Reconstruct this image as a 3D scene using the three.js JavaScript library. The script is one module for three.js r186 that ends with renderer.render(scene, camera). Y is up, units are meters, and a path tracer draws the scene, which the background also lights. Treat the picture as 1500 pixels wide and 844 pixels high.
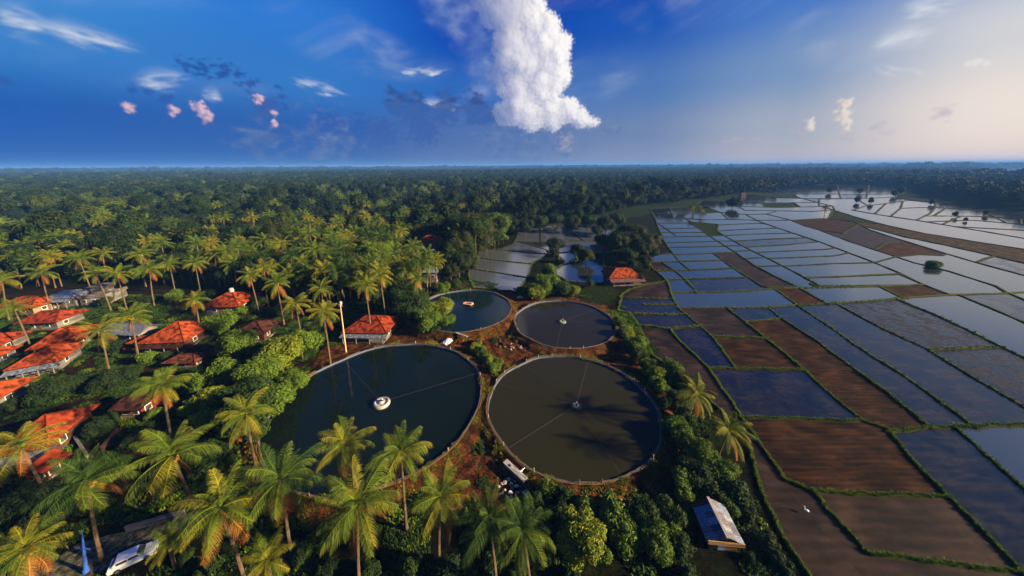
import * as THREE from 'three';
import { mergeGeometries } from 'three/addons/utils/BufferGeometryUtils.js';
import { createNoise2D, createNoise3D } from 'simplex-noise';

// ---------------------------------------------------------------- camera, sky, sun, exposure
const EXPOSURE = 3.2;
const scene = new THREE.Scene();
const camera = new THREE.PerspectiveCamera(83.84, 1500 / 844, 0.5, 60000);   // wide drone lens, shifted down a little
camera.setViewOffset(1500, 844, 0, 79.1, 1500, 844);
camera.position.set(0, 50, 0);
camera.rotation.order = 'YXZ';
camera.rotation.set(THREE.MathUtils.degToRad(-12), 0, THREE.MathUtils.degToRad(-0.34));
const renderer = new THREE.WebGLRenderer({ antialias: true });
renderer.toneMapping = THREE.LinearToneMapping;
renderer.toneMappingExposure = EXPOSURE;
renderer.shadowMap.enabled = true;

const SUN_AZ = 102, SUN_EL = 19;                                              // degrees right of the view, degrees up
const rad = THREE.MathUtils.degToRad;
const sunDir = new THREE.Vector3(Math.sin(rad(SUN_AZ)) * Math.cos(rad(SUN_EL)), Math.sin(rad(SUN_EL)), -Math.cos(rad(SUN_AZ)) * Math.cos(rad(SUN_EL)));
const sun = new THREE.DirectionalLight(0xffdfae, 5);
sun.position.copy(sunDir).multiplyScalar(400);
sun.castShadow = true; sun.shadow.radius = 3; sun.shadow.mapSize.set(4096, 4096);
Object.assign(sun.shadow.camera, { left: -300, right: 300, top: 200, bottom: -200, near: 1, far: 1200 });
scene.add(sun, sun.target);

// ---------------------------------------------------------------- helpers
function rng(a) { return () => { a |= 0; a = a + 0x6D2B79F5 | 0; let t = Math.imul(a ^ a >>> 15, 1 | a); t = t + Math.imul(t ^ t >>> 7, 61 | t) ^ t; return ((t ^ t >>> 14) >>> 0) / 4294967296; }; }
const n2 = createNoise2D(rng(11)), n3 = createNoise3D(rng(12));
const fbm = (x, y, o = 4) => { let s = 0, a = .5, f = 1; for (let i = 0; i < o; i++) { s += a * n2(x * f + i * 17.3, y * f - i * 9.1); a *= .5; f *= 2.03; } return s; };
const clamp = (x, a = 0, b = 1) => Math.min(b, Math.max(a, x));
const sstep = (a, b, x) => { const t = clamp((x - a) / (b - a)); return t * t * (3 - 2 * t); };
const lerp = (a, b, t) => a + (b - a) * t;
const s2l = v => v <= .04045 ? v / 12.92 : Math.pow((v + .055) / 1.055, 2.4);
const C = (r, g, b) => new THREE.Color().setRGB(r, g, b);
const names = {};
function numbered(n) { const k = names[n] = (names[n] ?? -1) + 1; return k ? n + '_' + String(k).padStart(3, '0') : n; }
function top(o, name, label, category, group, kind) {
  o.name = numbered(name);
  if (label) o.userData.label = label;
  if (category) o.userData.category = category;
  if (group) o.userData.group = group;
  if (kind) o.userData.kind = kind;
  scene.add(o); return o;
}
function thing(name, label, category, x, z, turn = 0, group, y = 0) { const g = new THREE.Group(); g.position.set(x, y, z); g.rotation.y = turn; return top(g, name, label, category, group); }
function mesh(name, geo, mat, parent) { const m = new THREE.Mesh(geo, mat); m.name = name; m.castShadow = m.receiveShadow = true; if (parent) parent.add(m); return m; }
class MB {                                                                    // collects triangles
  constructor() { this.p = []; this.n = []; this.u = []; this.c = []; this.k = 0; }
  tri(a, b, c, col, ua, ub, uc, na, nb, nc) {
    if (!na) { const ux = b[0] - a[0], uy = b[1] - a[1], uz = b[2] - a[2], vx = c[0] - a[0], vy = c[1] - a[1], vz = c[2] - a[2]; let x = uy * vz - uz * vy, y = uz * vx - ux * vz, z = ux * vy - uy * vx; const l = Math.hypot(x, y, z) || 1; na = nb = nc = [x / l, y / l, z / l]; }
    this.p.push(...a, ...b, ...c); this.n.push(...na, ...nb, ...nc);
    this.u.push(...(ua || [0, 0]), ...(ub || [1, 0]), ...(uc || [0, 1]));
    const w = col || [1, 1, 1]; this.c.push(...w, ...w, ...w);
  }
  quad(a, b, c, d, col, u) { u = u || [[0, 0], [1, 0], [1, 1], [0, 1]]; this.tri(a, b, c, col, u[0], u[1], u[2]); this.tri(a, c, d, col, u[0], u[2], u[3]); }
  geo() { const g = new THREE.BufferGeometry(); g.setAttribute('position', new THREE.Float32BufferAttribute(this.p, 3)); g.setAttribute('normal', new THREE.Float32BufferAttribute(this.n, 3)); g.setAttribute('uv', new THREE.Float32BufferAttribute(this.u, 2)); g.setAttribute('color', new THREE.Float32BufferAttribute(this.c, 3)); return g; }
}
const box = (w, h, d, x = 0, y = 0, z = 0, ry = 0, rx = 0, rz = 0) => { const g = new THREE.BoxGeometry(w, h, d); g.applyMatrix4(new THREE.Matrix4().compose(new THREE.Vector3(x, y, z), new THREE.Quaternion().setFromEuler(new THREE.Euler(rx, ry, rz)), new THREE.Vector3(1, 1, 1))); return g; };
const cyl = (r0, r1, h, x = 0, y = 0, z = 0, n = 12) => new THREE.CylinderGeometry(r0, r1, h, n).translate(x, y, z);
const tube = (pts, r, n = 6, seg) => new THREE.TubeGeometry(new THREE.CatmullRomCurve3(pts.map(p => new THREE.Vector3(...p))), seg || pts.length * 4, r, n, false);
function inPoly(x, z, P) { let r = false; for (let i = 0, j = P.length - 1; i < P.length; j = i++) { const [a, b] = P[i], [c, d] = P[j]; if ((b > z) !== (d > z) && x < (c - a) * (z - b) / (d - b) + a) r = !r; } return r; }

// textures: tone variation, relief
function dataTex(n, fn, srgb, rx = 1, ry = rx) {
  const d = new Uint8Array(n * n * 4);
  for (let j = 0; j < n; j++) for (let i = 0; i < n; i++) { const v = fn(i / n, j / n), k = 4 * (j * n + i); for (let q = 0; q < 3; q++) d[k + q] = 255 * clamp(Array.isArray(v) ? v[q] : v); d[k + 3] = 255; }
  const t = new THREE.DataTexture(d, n, n); t.wrapS = t.wrapT = THREE.RepeatWrapping; t.magFilter = THREE.LinearFilter; t.minFilter = THREE.LinearMipmapLinearFilter; t.generateMipmaps = true;
  if (srgb) t.colorSpace = THREE.SRGBColorSpace; t.repeat.set(rx, ry); t.needsUpdate = true; return t;
}
// noise that wraps: blend of shifted samples
const wrapN = (u, v, f, o) => { const a = fbm(u * f, v * f, o), b = fbm((u - 1) * f, v * f, o), c = fbm(u * f, (v - 1) * f, o), d = fbm((u - 1) * f, (v - 1) * f, o); const x = sstep(.75, 1, u), y = sstep(.75, 1, v); return lerp(lerp(a, b, x), lerp(c, d, x), y); };

// ---------------------------------------------------------------- sky: computed air and clouds
(function sky() {
  const W = 3072, Hh = 1536, data = new Float32Array(W * Hh * 4);
  const DK = [0, 46, 63, 81, 107, 135, 163, 180], EK = [0, 5, 12, 20, 28, 50, 90];
  const T = [                                                                // air, by angle from the sun's bearing (rows) and height (columns), sRGB
    [[236, 208, 182], [238, 216, 196], [222, 214, 206], [168, 184, 214], [130, 158, 212], [44, 90, 180], [6, 34, 96]],
    [[246, 222, 204], [242, 228, 216], [212, 212, 214], [134, 158, 206], [98, 134, 202], [28, 76, 162], [6, 34, 96]],
    [[190, 182, 184], [164, 172, 188], [118, 148, 190], [66, 118, 196], [34, 88, 186], [14, 59, 148], [6, 34, 96]],
    [[136, 146, 172], [112, 134, 174], [78, 120, 182], [26, 86, 180], [6, 58, 166], [5, 45, 135], [6, 34, 96]],
    [[98, 120, 166], [80, 112, 172], [42, 102, 186], [8, 68, 174], [4, 54, 164], [5, 45, 135], [6, 34, 96]],
    [[46, 94, 164], [42, 92, 170], [52, 120, 196], [42, 120, 210], [26, 100, 202], [9, 62, 153], [6, 34, 96]],
    [[22, 88, 168], [26, 88, 172], [54, 128, 202], [68, 148, 218], [44, 128, 220], [14, 69, 162], [6, 34, 96]],
    [[18, 84, 164], [22, 84, 164], [44, 118, 194], [52, 132, 208], [34, 114, 206], [12, 66, 154], [6, 34, 96]]].map(r => r.map(c => c.map(v => s2l(v / 255))));
  const seg = (K, v) => { let i = 0; while (i < K.length - 2 && v > K[i + 1]) i++; let t = clamp((v - K[i]) / (K[i + 1] - K[i])); return [i, t * t * (3 - 2 * t)]; };
  const air = (az, el, o) => {
    let d = Math.abs(az - SUN_AZ); if (d > 180) d = 360 - d;
    const [i, s] = seg(DK, d), [j, t] = seg(EK, Math.max(el, 0));
    for (let k = 0; k < 3; k++) o[k] = lerp(lerp(T[i][j][k], T[i][j + 1][k], t), lerp(T[i + 1][j][k], T[i + 1][j + 1][k], t), s);
  };
  const bill = (x, y, o) => { let s = 0, a = .5, f = 1; for (let i = 0; i < o; i++) { s += a * (2.2 * Math.abs(n2(x * f + i * 31.7, y * f + i * 7.7)) - .75); a *= .52; f *= 2.1; } return s; };
  // cumulus: puffs [az, el, r] in degrees, billowing edges, shaded by the direction to the sun
  const clouds = [
    { seed: 71, kids: 26, lift: 2, wide: 16, big: .34, fine: .20, soft: 9, f: .3, lit: [1.03, 1.01, 1.0], mid: [.77, .77, .85], dark: [.36, .47, .71], op: 1, fadeL: [[-2.48,17.06], 9],
      puffs: [[-.6,22.79,4.09], [2.96,21.62,3.3], [4.76,19.45,4.19], [6.3,16.93,3.85], [5.75,13.83,3.96], [4.87,11.12,3.32], [1.77,9.75,3.69], [-1.37,8.61,1.86], [8.62,8.75,2.41], [11.71,7.51,1.67], [13.69,6.86,1], [6.8,7.35,2.03], [3.66,7.69,2.17], [0.56,17.06,4.34], [-.08,13.39,3], [-2.88,26.61,4.41], [-5.06,30.02,4.43], [-.52,29.36,3.74], [-6.92,32.05,3.55]] },
    { soft: 1.5, amp: .45, f: .16, oct: 5, lit: [.66, .72, .86], mid: [.46, .57, .80], dark: [.28, .43, .73], op: .95, puffs: [[-4.62,16.27,3.5], [-5.11,19.97,3.93], [-7.36,22.66,4.06], [-4.14,22.76,3.54], [-10.48,23.37,3.17], [-4.71,12.55,2.71], [-8.29,21.26,4.11], [-11.08,22.9,3.18], [-6.1,17,3.46], [-13.18,24.86,3.06], [-4.99,13.63,2.68]] },
    { soft: .6, amp: .6, f: .35, oct: 5, lit: [.32, .44, .70], mid: [.21, .34, .61], dark: [.16, .29, .57], op: .9, puffs: [[-10.95,9.08,3.32], [-6.34,9.45,3.38], [-15.93,9.76,2.3], [-19.33,9.6,1.66], [-18.45,9.89,1.85], [-19.05,11.33,1.21], [-16.69,8.46,2.54], [-3.88,8.32,2.49]] },
    { soft: .7, amp: 1.0, f: .9, oct: 4, lit: [.19, .37, .69], mid: [.14, .31, .64], dark: [.11, .27, .60], op: .8, puffs: [[-43.06,11.97,0.84], [-41.6,11.78,1.27], [-39.7,11.87,1.21], [-38.37,11.93,0.69], [-37.16,10.75,1.16], [-47.65,8.63,0.62], [-45.39,8.03,0.8], [-46.66,8.43,0.43], [-34.02,10.64,0.54], [-33.87,9.38,0.63], [-33.55,8.27,0.64], [-55.72,7.88,0.51], [-50.5,5.96,0.76], [-36.77,8.48,0.89], [-28.58,6.41,1.99], [-23.97,6.04,1.96]] },
    { seed: 72, kids: 14, lift: .3, wide: 5, big: .45, fine: .2, soft: 4, f: 1, lit: [1.0, .82, .82], mid: [.72, .64, .78], dark: [.20, .36, .64], op: .85, puffs: [[-48.38,6.7,0.56], [-44.94,6.66,0.64], [-42.47,7.39,0.76], [-42.09,6.64,0.7], [-42.02,5.84,0.51], [-36.5,8.85,0.67], [-35.18,5.92,0.54], [-35.06,7.35,0.46]] },
    { soft: .5, amp: .6, f: .9, oct: 5, lit: [.30, .40, .66], mid: [.17, .29, .58], dark: [.12, .24, .52], op: .8, puffs: [[-36.07,7.7,1.52], [-35.04,8.65,0.92], [-41.94,5.52,0.91], [-21.08,5.22,2.68], [-14.71,5.91,3.3]] },
    { seed: 73, kids: 14, lift: .3, wide: 5, big: .4, fine: .2, soft: 4, f: 1, lit: [1.0, .95, .86], mid: [.90, .84, .80], dark: [.64, .66, .74], op: .85, puffs: [[44.47,7.18,0.58], [44.45,6.19,0.7], [44.86,4.99,0.64], [43.97,5.46,0.42], [41.59,5.29,0.52], [41.62,4.63,0.52], [44.91,3.89,0.47]] },
    { soft: 1.0, amp: .7, f: .7, oct: 5, lit: [.93, .80, .76], mid: [.74, .70, .76], dark: [.60, .62, .72], op: .5, puffs: [[40.63,4.2,1.06], [34.11,3.61,0.95], [36.45,3.58,0.6], [45.12,3.24,1.03], [47.78,3.81,1.24], [51.84,5.17,1.12], [32.5,3.4,0.83], [9.41,3.69,2.04], [9.06,3.87,1.55]] },
    { soft: .9, amp: .7, f: .35, oct: 5, lit: [.52, .59, .75], mid: [.40, .49, .69], dark: [.28, .40, .65], op: .6, puffs: [[3.69,4.09,5.67], [8.43,4.03,4.62], [-2.69,4.75,5.08], [-28.84,3.97,5.66], [-37.06,3.67,3.91], [17.05,6.09,2.09]] },
    { soft: .3, amp: .5, f: 1.0, oct: 4, lit: [1, .97, .93], mid: [.95, .93, .92], dark: [.7, .75, .85], op: .55, puffs: [[53.21,9.56,0.48], [52.75,9.55,0.41], [53.74,9.38,0.32]] },
  ];
  // cumulus clouds are heaps of puffs on puffs: a height buffer, lit from the sun's side
  const CS = .05;
  function heap(c, kids, grand) {
    const r = rng(c.seed), S = []; const add = (x, y, z, q) => S.push([x, y, z, q]);
    for (const [a, e, q] of c.puffs) { const x = a * .97, y = e; add(x, y, 0, q * (kids > 20 ? .86 : .62)); for (let k = 0; k < kids; k++) { const t = r() * 6.283, u = Math.sqrt(r()), dx = Math.cos(t) * u, dy = Math.sin(t) * u, dz = Math.sqrt(1 - u * u), q2 = q * (.22 + .2 * r()); const sp = kids > 20 ? .82 : 1.0, X = x + dx * q * sp, Y = y + dy * q * sp, Z = dz * q * .8; add(X, Y, Z, q2); for (let g = 0; g < grand; g++) { const t2 = r() * 6.283, u2 = Math.sqrt(r()), q3 = q2 * (.2 + .25 * r()); add(X + Math.cos(t2) * u2 * q2 * .92, Y + Math.sin(t2) * u2 * q2 * .92, Z + Math.sqrt(1 - u2 * u2) * q2 * .9, q3); } } }
    let x0 = 1e9, x1 = -1e9, y0 = 1e9, y1 = -1e9; for (const [x, y, , q] of S) { x0 = Math.min(x0, x - q); x1 = Math.max(x1, x + q); y0 = Math.min(y0, y - q); y1 = Math.max(y1, y + q); }
    x0 -= 1; y0 -= 1; x1 += 1; y1 += 1; const w = Math.ceil((x1 - x0) / CS), h = Math.ceil((y1 - y0) / CS); let H = new Float32Array(w * h), A = new Float32Array(w * h);
    for (const [x, y, z, q] of S) for (let j = Math.max(0, Math.floor((y - q - y0) / CS)); j < Math.min(h, (y + q - y0) / CS + 1); j++) for (let i = Math.max(0, Math.floor((x - q - x0) / CS)); i < Math.min(w, (x + q - x0) / CS + 1); i++) { const px = x0 + i * CS, py = y0 + j * CS, n = 1 + .14 * n2(px * 2.3 / q + x, py * 2.3 / q + y), d2 = 1 - ((px - x) ** 2 + (py - y) ** 2) / (q * q * n * n); if (d2 > 0) { const v = z + q * Math.sqrt(d2) + c.lift, k = j * w + i; if (v > H[k]) H[k] = v; A[k] = 1; } }
    const blur = (F, R) => { const o = new Float32Array(w * h), q = new Float32Array(w * h); for (let j = 0; j < h; j++) { let s = 0; for (let i = -R; i < w + R; i++) { if (i + R < w) s += F[j * w + i + R]; if (i - R - 1 >= 0) s -= F[j * w + i - R - 1]; if (i >= 0 && i < w) o[j * w + i] = s / (2 * R + 1); } } for (let i = 0; i < w; i++) { let s = 0; for (let j = -R; j < h + R; j++) { if (j + R < h) s += o[(j + R) * w + i]; if (j - R - 1 >= 0) s -= o[(j - R - 1) * w + i]; if (j >= 0 && j < h) q[j * w + i] = s / (2 * R + 1); } } return q; };
    H = blur(H, 1); A = blur(blur(A, c.soft), 1); const B = blur(H, Math.round(c.wide)), L = new Float32Array(w * h);
    for (let j = 1; j < h - 1; j++) for (let i = 1; i < w - 1; i++) { const k = j * w + i, f = (G, s) => { const gx = (G[k - 1] - G[k + 1]) / (2 * CS), gy = (G[k - w] - G[k + w]) / (2 * CS), l = Math.hypot(gx, gy, s); return (gx * .78 + gy * .38 + s * .5) / l; }; L[k] = clamp(.5 + c.big * f(B, .7) + c.fine * f(H, 1.1) + .22 * clamp((H[k] - B[k]) / c.puffs[0][2] * 2, -1, .6)); }
    Object.assign(c, { x0, y0, w, h, A, L });
    c.b = [x0 / .97, x1 / .97, y0, y1];
    c.at = (az, el, F) => { const x = clamp((az * .97 - x0) / CS, 0, w - 1.01), y = clamp((el - y0) / CS, 0, h - 1.01), i = Math.floor(x), j = Math.floor(y), u = x - i, v = y - j, k = j * w + i; return lerp(lerp(F[k], F[k + 1], u), lerp(F[k + w], F[k + w + 1], u), v); };
  }
  for (const c of clouds) for (const k of ['lit', 'mid', 'dark']) c[k] = c[k].map(s2l);
  for (const c of clouds) { if (c.seed) { heap(c, c.kids, 7); continue; } c.b = [999, -999, 999, -999]; for (const [a, e, r] of c.puffs) { const m = r * 1.6; c.b = [Math.min(c.b[0], a - m * 1.3), Math.max(c.b[1], a + m * 1.3), Math.min(c.b[2], e - m), Math.max(c.b[3], e + m)]; } }
  const field = (c, az, el, k = 1) => {
    const ce = Math.cos(rad(el)); let s = 0, mx = -9;
    for (const [a, e, r] of c.puffs) { const d = 1 - Math.hypot((az - a) * ce, el - e) / r; mx = Math.max(mx, d); s += Math.exp(5 * d); }
    if (mx < -.9) return -9;
    const base = Math.log(s) / 5 - .05;
    const wx = n2(az * c.f * .7, el * c.f * .7) * .5, wy = n2(az * c.f * .7 + 40, el * c.f * .7 - 40) * .5;
    if (c.soft > .45) return base + c.amp * (fbm(az * c.f * .9, el * c.f * 1.4, 5) * 1.3 - .05);
    return base + c.amp * k * (bill(az * c.f + wx, el * c.f * 1.1 + wy, k < 1 ? 3 : c.oct) - .12);
  };
  const streak = (az, el) => {                                              // high cirrus, combed along a slant
    const q = az * Math.cos(rad(el));
    const x = (q * .95 + el * .3) * .03, y = (el * .95 - q * .3) * .16;
    const w = n2(x * 2, y * .4) * .22;
    const m = sstep(-.15, .55, n2(az * .028 + 3.1, el * .07 + 8.2));
    return Math.pow(clamp(.46 + .62 * fbm(x * 1.6 + w, y * 1.1 + w, 7)), 2.6) * m * sstep(7, 14, el);
  };
  const wisps = [[[-54.82,13.55], [-52.67,13.54], 1.0], [[-52.67,13.54], [-47.27,12.88], .75], [[-46.7,9.76], [-43.41,10.53], .8], [[46.31,13.07], [49.44,13.66], .9], [[46.84,10.4], [50.4,9.03], .3], [[-41.73,8.96], [-40.37,8.74], .7], [[-31.34,11.81], [-26.31,10.71], .55], [[-17.29,14.39], [-10.95,14.74], .4], [[47.77,15.94], [50.91,15.37], .8], [[-14.44,10.28], [-9.21,9.61], .6]];
  const o = [0, 0, 0];
  for (let j = 0; j < Hh; j++) {
    const el = ((j + .5) / Hh - .5) * 180;
    for (let i = 0; i < W; i++) {
      const th = ((i + .5) / W - .5) * 2 * Math.PI, az = Math.atan2(Math.cos(th), -Math.sin(th)) * 180 / Math.PI;   // u = atan2(z, x)
      const k = 4 * (j * W + i);
      if (el < -1) { data[k] = .02; data[k + 1] = .035; data[k + 2] = .04; data[k + 3] = 1; continue; }
      air(az, el, o);
      if (el > 5) {
        const s = streak(az, el) * .42, lit = [.80, .86, .93];
        for (let q = 0; q < 3; q++) o[q] = lerp(o[q], Math.max(o[q], lit[q] * .75), s);
        if (el < 40 && Math.abs(az) < 75) for (const [[a0, e0], [a1, e1], w] of wisps) {
          const ce = Math.cos(rad(el)), dx = (a1 - a0) * ce, dy = e1 - e0, L = Math.hypot(dx, dy), px = (az - a0) * ce, py = el - e0;
          const t = (px * dx + py * dy) / L / L; if (t < -.35 || t > 1.3) continue;
          const v = (py * dx - px * dy) / L, nn = fbm(t * L * .22 + a0, v * .8 + e0, 5);
          const m = Math.exp(-Math.pow((v + nn * .8) / (w * (.5 + .5 * Math.sin(Math.PI * clamp(t * .8 + .1)))), 2)) * sstep(-.35, .25, t) * sstep(1.3, .7, t) * (.6 + nn) * .75;
          if (m > 0) for (let q = 0; q < 3; q++) o[q] = lerp(o[q], Math.max(o[q], [.82, .87, .93][q] * .85), clamp(m));
        }
      }
      for (const c of [...clouds.slice(8, 9), ...clouds.slice(1, 4), clouds[5], clouds[0], clouds[4], ...clouds.slice(6, 8), clouds[9]]) {
        const b = c.b; if (az < b[0] || az > b[1] || el < b[2] || el > b[3]) continue;
        const wz = c.seed ? .26 * fbm(az * 1.3, el * 1.3, 4) : 0, h = c.seed ? c.at(az + wz, el + wz, c.A) : field(c, az, el); if (h <= 0) continue;
        const ws = c.kids > 20 ? 1.7 : 3, hw = h + (h < .99 ? .5 * fbm(az * ws, el * ws, 5) - .06 : 0);
        let a = (c.seed ? sstep(.22, .95, hw) : sstep(0, c.soft, h)) * c.op, lum;
        if (c.seed) lum = c.at(az + wz, el + wz, c.L); else {
        const e = c.f > .6 ? .25 : .55, sk = c.soft > .45 ? 1 : .5, h0 = field(c, az, el, sk), hx = field(c, az + e, el, sk), hy = field(c, az, el + e, sk), z = v => Math.sqrt(clamp(v, 0, 1.2));
        const gx = (z(hx) - z(h0)) / e, gy = (z(hy) - z(h0)) / e, nz = .42, l = Math.hypot(gx, gy, nz);
        lum = (-gx * .80 - gy * .42 + nz * .5) / l;                     // sunlight from the right and a little above
        if (c.soft > .45) lum = 1.4 * fbm(az * c.f * .9 + 5, el * c.f * 1.6, 5) - .1;
        lum = clamp(.55 + .5 * lum ); }
        if (c.fadeL) {                                                       // the side away from the sun thins into a veil of rain
          const x = (az - c.fadeL[0][0] + n2(az * .12, el * .12) * 1.5) / c.fadeL[1]; a *= sstep(-1.0, .1, x); lum = clamp(lum * lerp(.15, 1, sstep(-.5, .9, x)));
          lum *= lerp(.80, 1, sstep(4, 11, el + n2(az * .2, el * .2) * 2));
        }
        const col = lum < .5 ? [0, 1, 2].map(q => lerp(c.dark[q], c.mid[q], lum * 2)) : [0, 1, 2].map(q => lerp(c.mid[q], c.lit[q], lum * 2 - 1));
        for (let q = 0; q < 3; q++) o[q] = lerp(o[q], col[q] * (c === clouds[0] ? .95 : .9), a);
      }
      data[k] = o[0] / EXPOSURE; data[k + 1] = o[1] / EXPOSURE; data[k + 2] = o[2] / EXPOSURE; data[k + 3] = 1;
    }
  }
  const t = new THREE.DataTexture(data, W, Hh, THREE.RGBAFormat, THREE.FloatType);
  t.mapping = THREE.EquirectangularReflectionMapping; t.magFilter = t.minFilter = THREE.LinearFilter; t.needsUpdate = true;
  scene.background = t; scene.environment = t;
})();
console.log('sky done');

// ---------------------------------------------------------------- surface materials
const noiseTex = dataTex(512, (u, v) => .5 + .75 * wrapN(u, v, 6, 6));
const soilTex = dataTex(1024, (u, v) => { const a = wrapN(u, v, 5, 6), b = wrapN(v, u, 28, 4), g = sstep(.05, .3, wrapN(u + .3, v, 9, 5)); const k = .62 + .5 * a + .35 * b; return [k * lerp(1, .62, g), k * lerp(.92, 1, g), k * lerp(.85, .55, g)]; }, true);
const fineTex = dataTex(512, (u, v) => .5 + .45 * wrapN(u, v, 22, 4) + .3 * wrapN(v, u, 70, 2));
const M = (c, rough = .9, more = {}) => new THREE.MeshPhysicalMaterial({ color: c, roughness: rough, specularIntensity: rough > .82 ? .12 : .6, ...more });
const rep = (t, x, y = x) => { const c = t.clone(); c.repeat.set(x, y); c.needsUpdate = true; return c; };
const greyTex = dataTex(512, (u, v) => .74 + .4 * wrapN(u, v, 5, 6) + .12 * wrapN(v, u, 24, 3), true);
const mGround = M(C(0.0158, 0.0211, 0.0066), .95, { map: rep(soilTex, 1 / 23), bumpMap: rep(fineTex, 1 / 5), bumpScale: .25 });
const mLaterite = M(C(.21, .078, .034), .95, { map: rep(soilTex, 1 / 17), bumpMap: rep(fineTex, 1 / 4), bumpScale: .18 });
const mVillage = M(C(0.0528, 0.0251, 0.0132), .95, { map: rep(soilTex, 1 / 13), bumpMap: rep(fineTex, 1 / 4), bumpScale: .18 });
const mGrass = M(C(0.033, 0.066, 0.0066), .95, { map: rep(soilTex, 1 / 9), bumpMap: rep(fineTex, 1 / 2.2), bumpScale: .3 });
const mConcrete = M(C(0.238, 0.224, 0.211), .85, { map: rep(soilTex, 1 / 6), bumpMap: rep(fineTex, 1 / 3), bumpScale: .03 });
const mBund = M(C(1, 1, 1), .95, { vertexColors: true, bumpMap: rep(fineTex, 1 / 1.5), bumpScale: .2 });
// water that stands on mud: still film, slightly rippled; soft mud breaking the surface where the map says so
const ripple = dataTex(512, (u, v) => .5 + .4 * wrapN(u, v * 1.0, 10, 4) + .25 * wrapN(v, u, 34, 2));
const water = (c, r, bs = .02, more = {}) => new THREE.MeshPhysicalMaterial({ color: c, roughness: r, ior: 1.33, bumpMap: rep(ripple, 1 / 14), bumpScale: bs, ...more });
const patchV = (u, v, lo, hi) => sstep(lo, hi, wrapN(u, v, 4, 5) * .7 + wrapN(u * .5 + .2, v * 3, 7, 4) * .55);
const patchCol = (lo, hi, a, b) => dataTex(512, (u, v) => { const m = patchV(u, v, lo, hi), k = .85 + .4 * wrapN(v, u, 20, 4); return [0, 1, 2].map(q => lerp(a[q], b[q], m) * k); }, true);
const patchRough = (lo, hi, a, b) => dataTex(512, (u, v) => lerp(a, b, patchV(u, v, lo, hi)));
const rows = (f, w) => dataTex(512, (u, v) => .5 + .34 * Math.sin((v * f + .35 * wrapN(u, v, 3, 3)) * 2 * Math.PI) * (.6 + .5 * wrapN(u, v, 9, 3)) + w * wrapN(u, v, 26, 4));
const rowTex = rows(24, .45), rowCol = dataTex(512, (u, v) => { const k = .72 + .34 * wrapN(u * .4, v, 12, 5) + .45 * wrapN(u, v, 4, 5) + .07 * Math.sin((v * 24 + .35 * wrapN(u, v, 3, 3)) * 2 * Math.PI); return [k, k * .94, k * .88]; }, true);
const wetCol = patchCol(-.45, .5, [.50, .51, .53], [.76, .67, .56]), wetRough = patchRough(-.45, .5, .1, .3);
const strCol = patchCol(-.05, .22, [.40, .42, .46], [.52, .44, .38]), strRough = patchRough(-.05, .22, .12, .5);
const fieldMats = {
  water: [0, 1, 2].map(k => water(C(.014 + .005 * k, .018 + .005 * k, .025), .05 + .02 * k, .008, { ior: 2.2 })),
  dull: [0, 1].map(k => water(C(1, 1, 1), 1, .007, { map: rep(wetCol, 1 / (38 + 9 * k)), roughnessMap: rep(wetRough, 1 / (38 + 9 * k)), color: C(.036, .036, .027), ior: 1.5 })),
  silver: [0].map(() => water(C(.06, .07, .09), .2, .03, { ior: 2.6 })),
  streak: [0].map(() => water(C(.09, .08, .075), 1, .05, { map: rep(strCol, 1 / 21, 1 / 30), roughnessMap: rep(strRough, 1 / 21, 1 / 30) })),
  mud: [0, 1].map(k => new THREE.MeshPhysicalMaterial({ color: C(.040 - .006 * k, .026 - .003 * k, .018), roughness: .6, specularIntensity: .25, map: rep(rowCol, 1 / 43, 1 / 36), bumpMap: rep(rowTex, 1 / 43, 1 / 36), bumpScale: .03 })),
  plough: [0, 1].map(k => M(C(.050 - .008 * k, .021, .011), .9, { map: rep(rowCol, 1 / 37, 1 / 23), bumpMap: rep(rowTex, 1 / 37, 1 / 23), bumpScale: .07 })),
  tan: [0].map(() => M(C(.11, .075, .036), .9, { map: rep(soilTex, 1 / 30), bumpMap: rep(fineTex, 1 / 9), bumpScale: .3 })),
  grass: [0].map(() => mGrass),
  strip: [0].map(() => M(C(.032, .024, .011), .95, { map: rep(soilTex, 1 / 14), bumpMap: rep(fineTex, 1 / 5), bumpScale: .2 })),
};

// ---------------------------------------------------------------- ground
function sheet(name, poly, y, mat, kind = 'structure') {
  const c = poly.map(p => new THREE.Vector2(p[0], p[1])); if (THREE.ShapeUtils.area(c) < 0) c.reverse();
  const t = THREE.ShapeUtils.triangulateShape(c, []), g = new THREE.BufferGeometry();
  g.setAttribute('position', new THREE.Float32BufferAttribute(c.flatMap(p => [p.x, y, p.y]), 3));
  g.setAttribute('normal', new THREE.Float32BufferAttribute(c.flatMap(() => [0, 1, 0]), 3));
  g.setAttribute('uv', new THREE.Float32BufferAttribute(c.flatMap(p => [p.x, p.y]), 2));
  g.setIndex(t.flatMap(f => [f[0], f[2], f[1]]));
  const m = mesh(name, g, mat); return top(m, name, null, null, null, kind);
}
function rough(poly, step, amp) {                                            // a polygon with a wandering outline
  const o = []; poly.forEach((p, i) => { const q = poly[(i + 1) % poly.length], L = Math.hypot(q[0] - p[0], q[1] - p[1]), n = Math.max(1, Math.round(L / step)); for (let k = 0; k < n; k++) { const t = k / n, x = lerp(p[0], q[0], t), z = lerp(p[1], q[1], t); o.push([x + amp * n2(x * .13, z * .13), z + amp * n2(x * .13 + 50, z * .13)]); } }); return o;
}
sheet('ground', [[-15000, 400], [15000, 400], [15000, -22000], [-15000, -22000]], 0, mGround);
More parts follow.
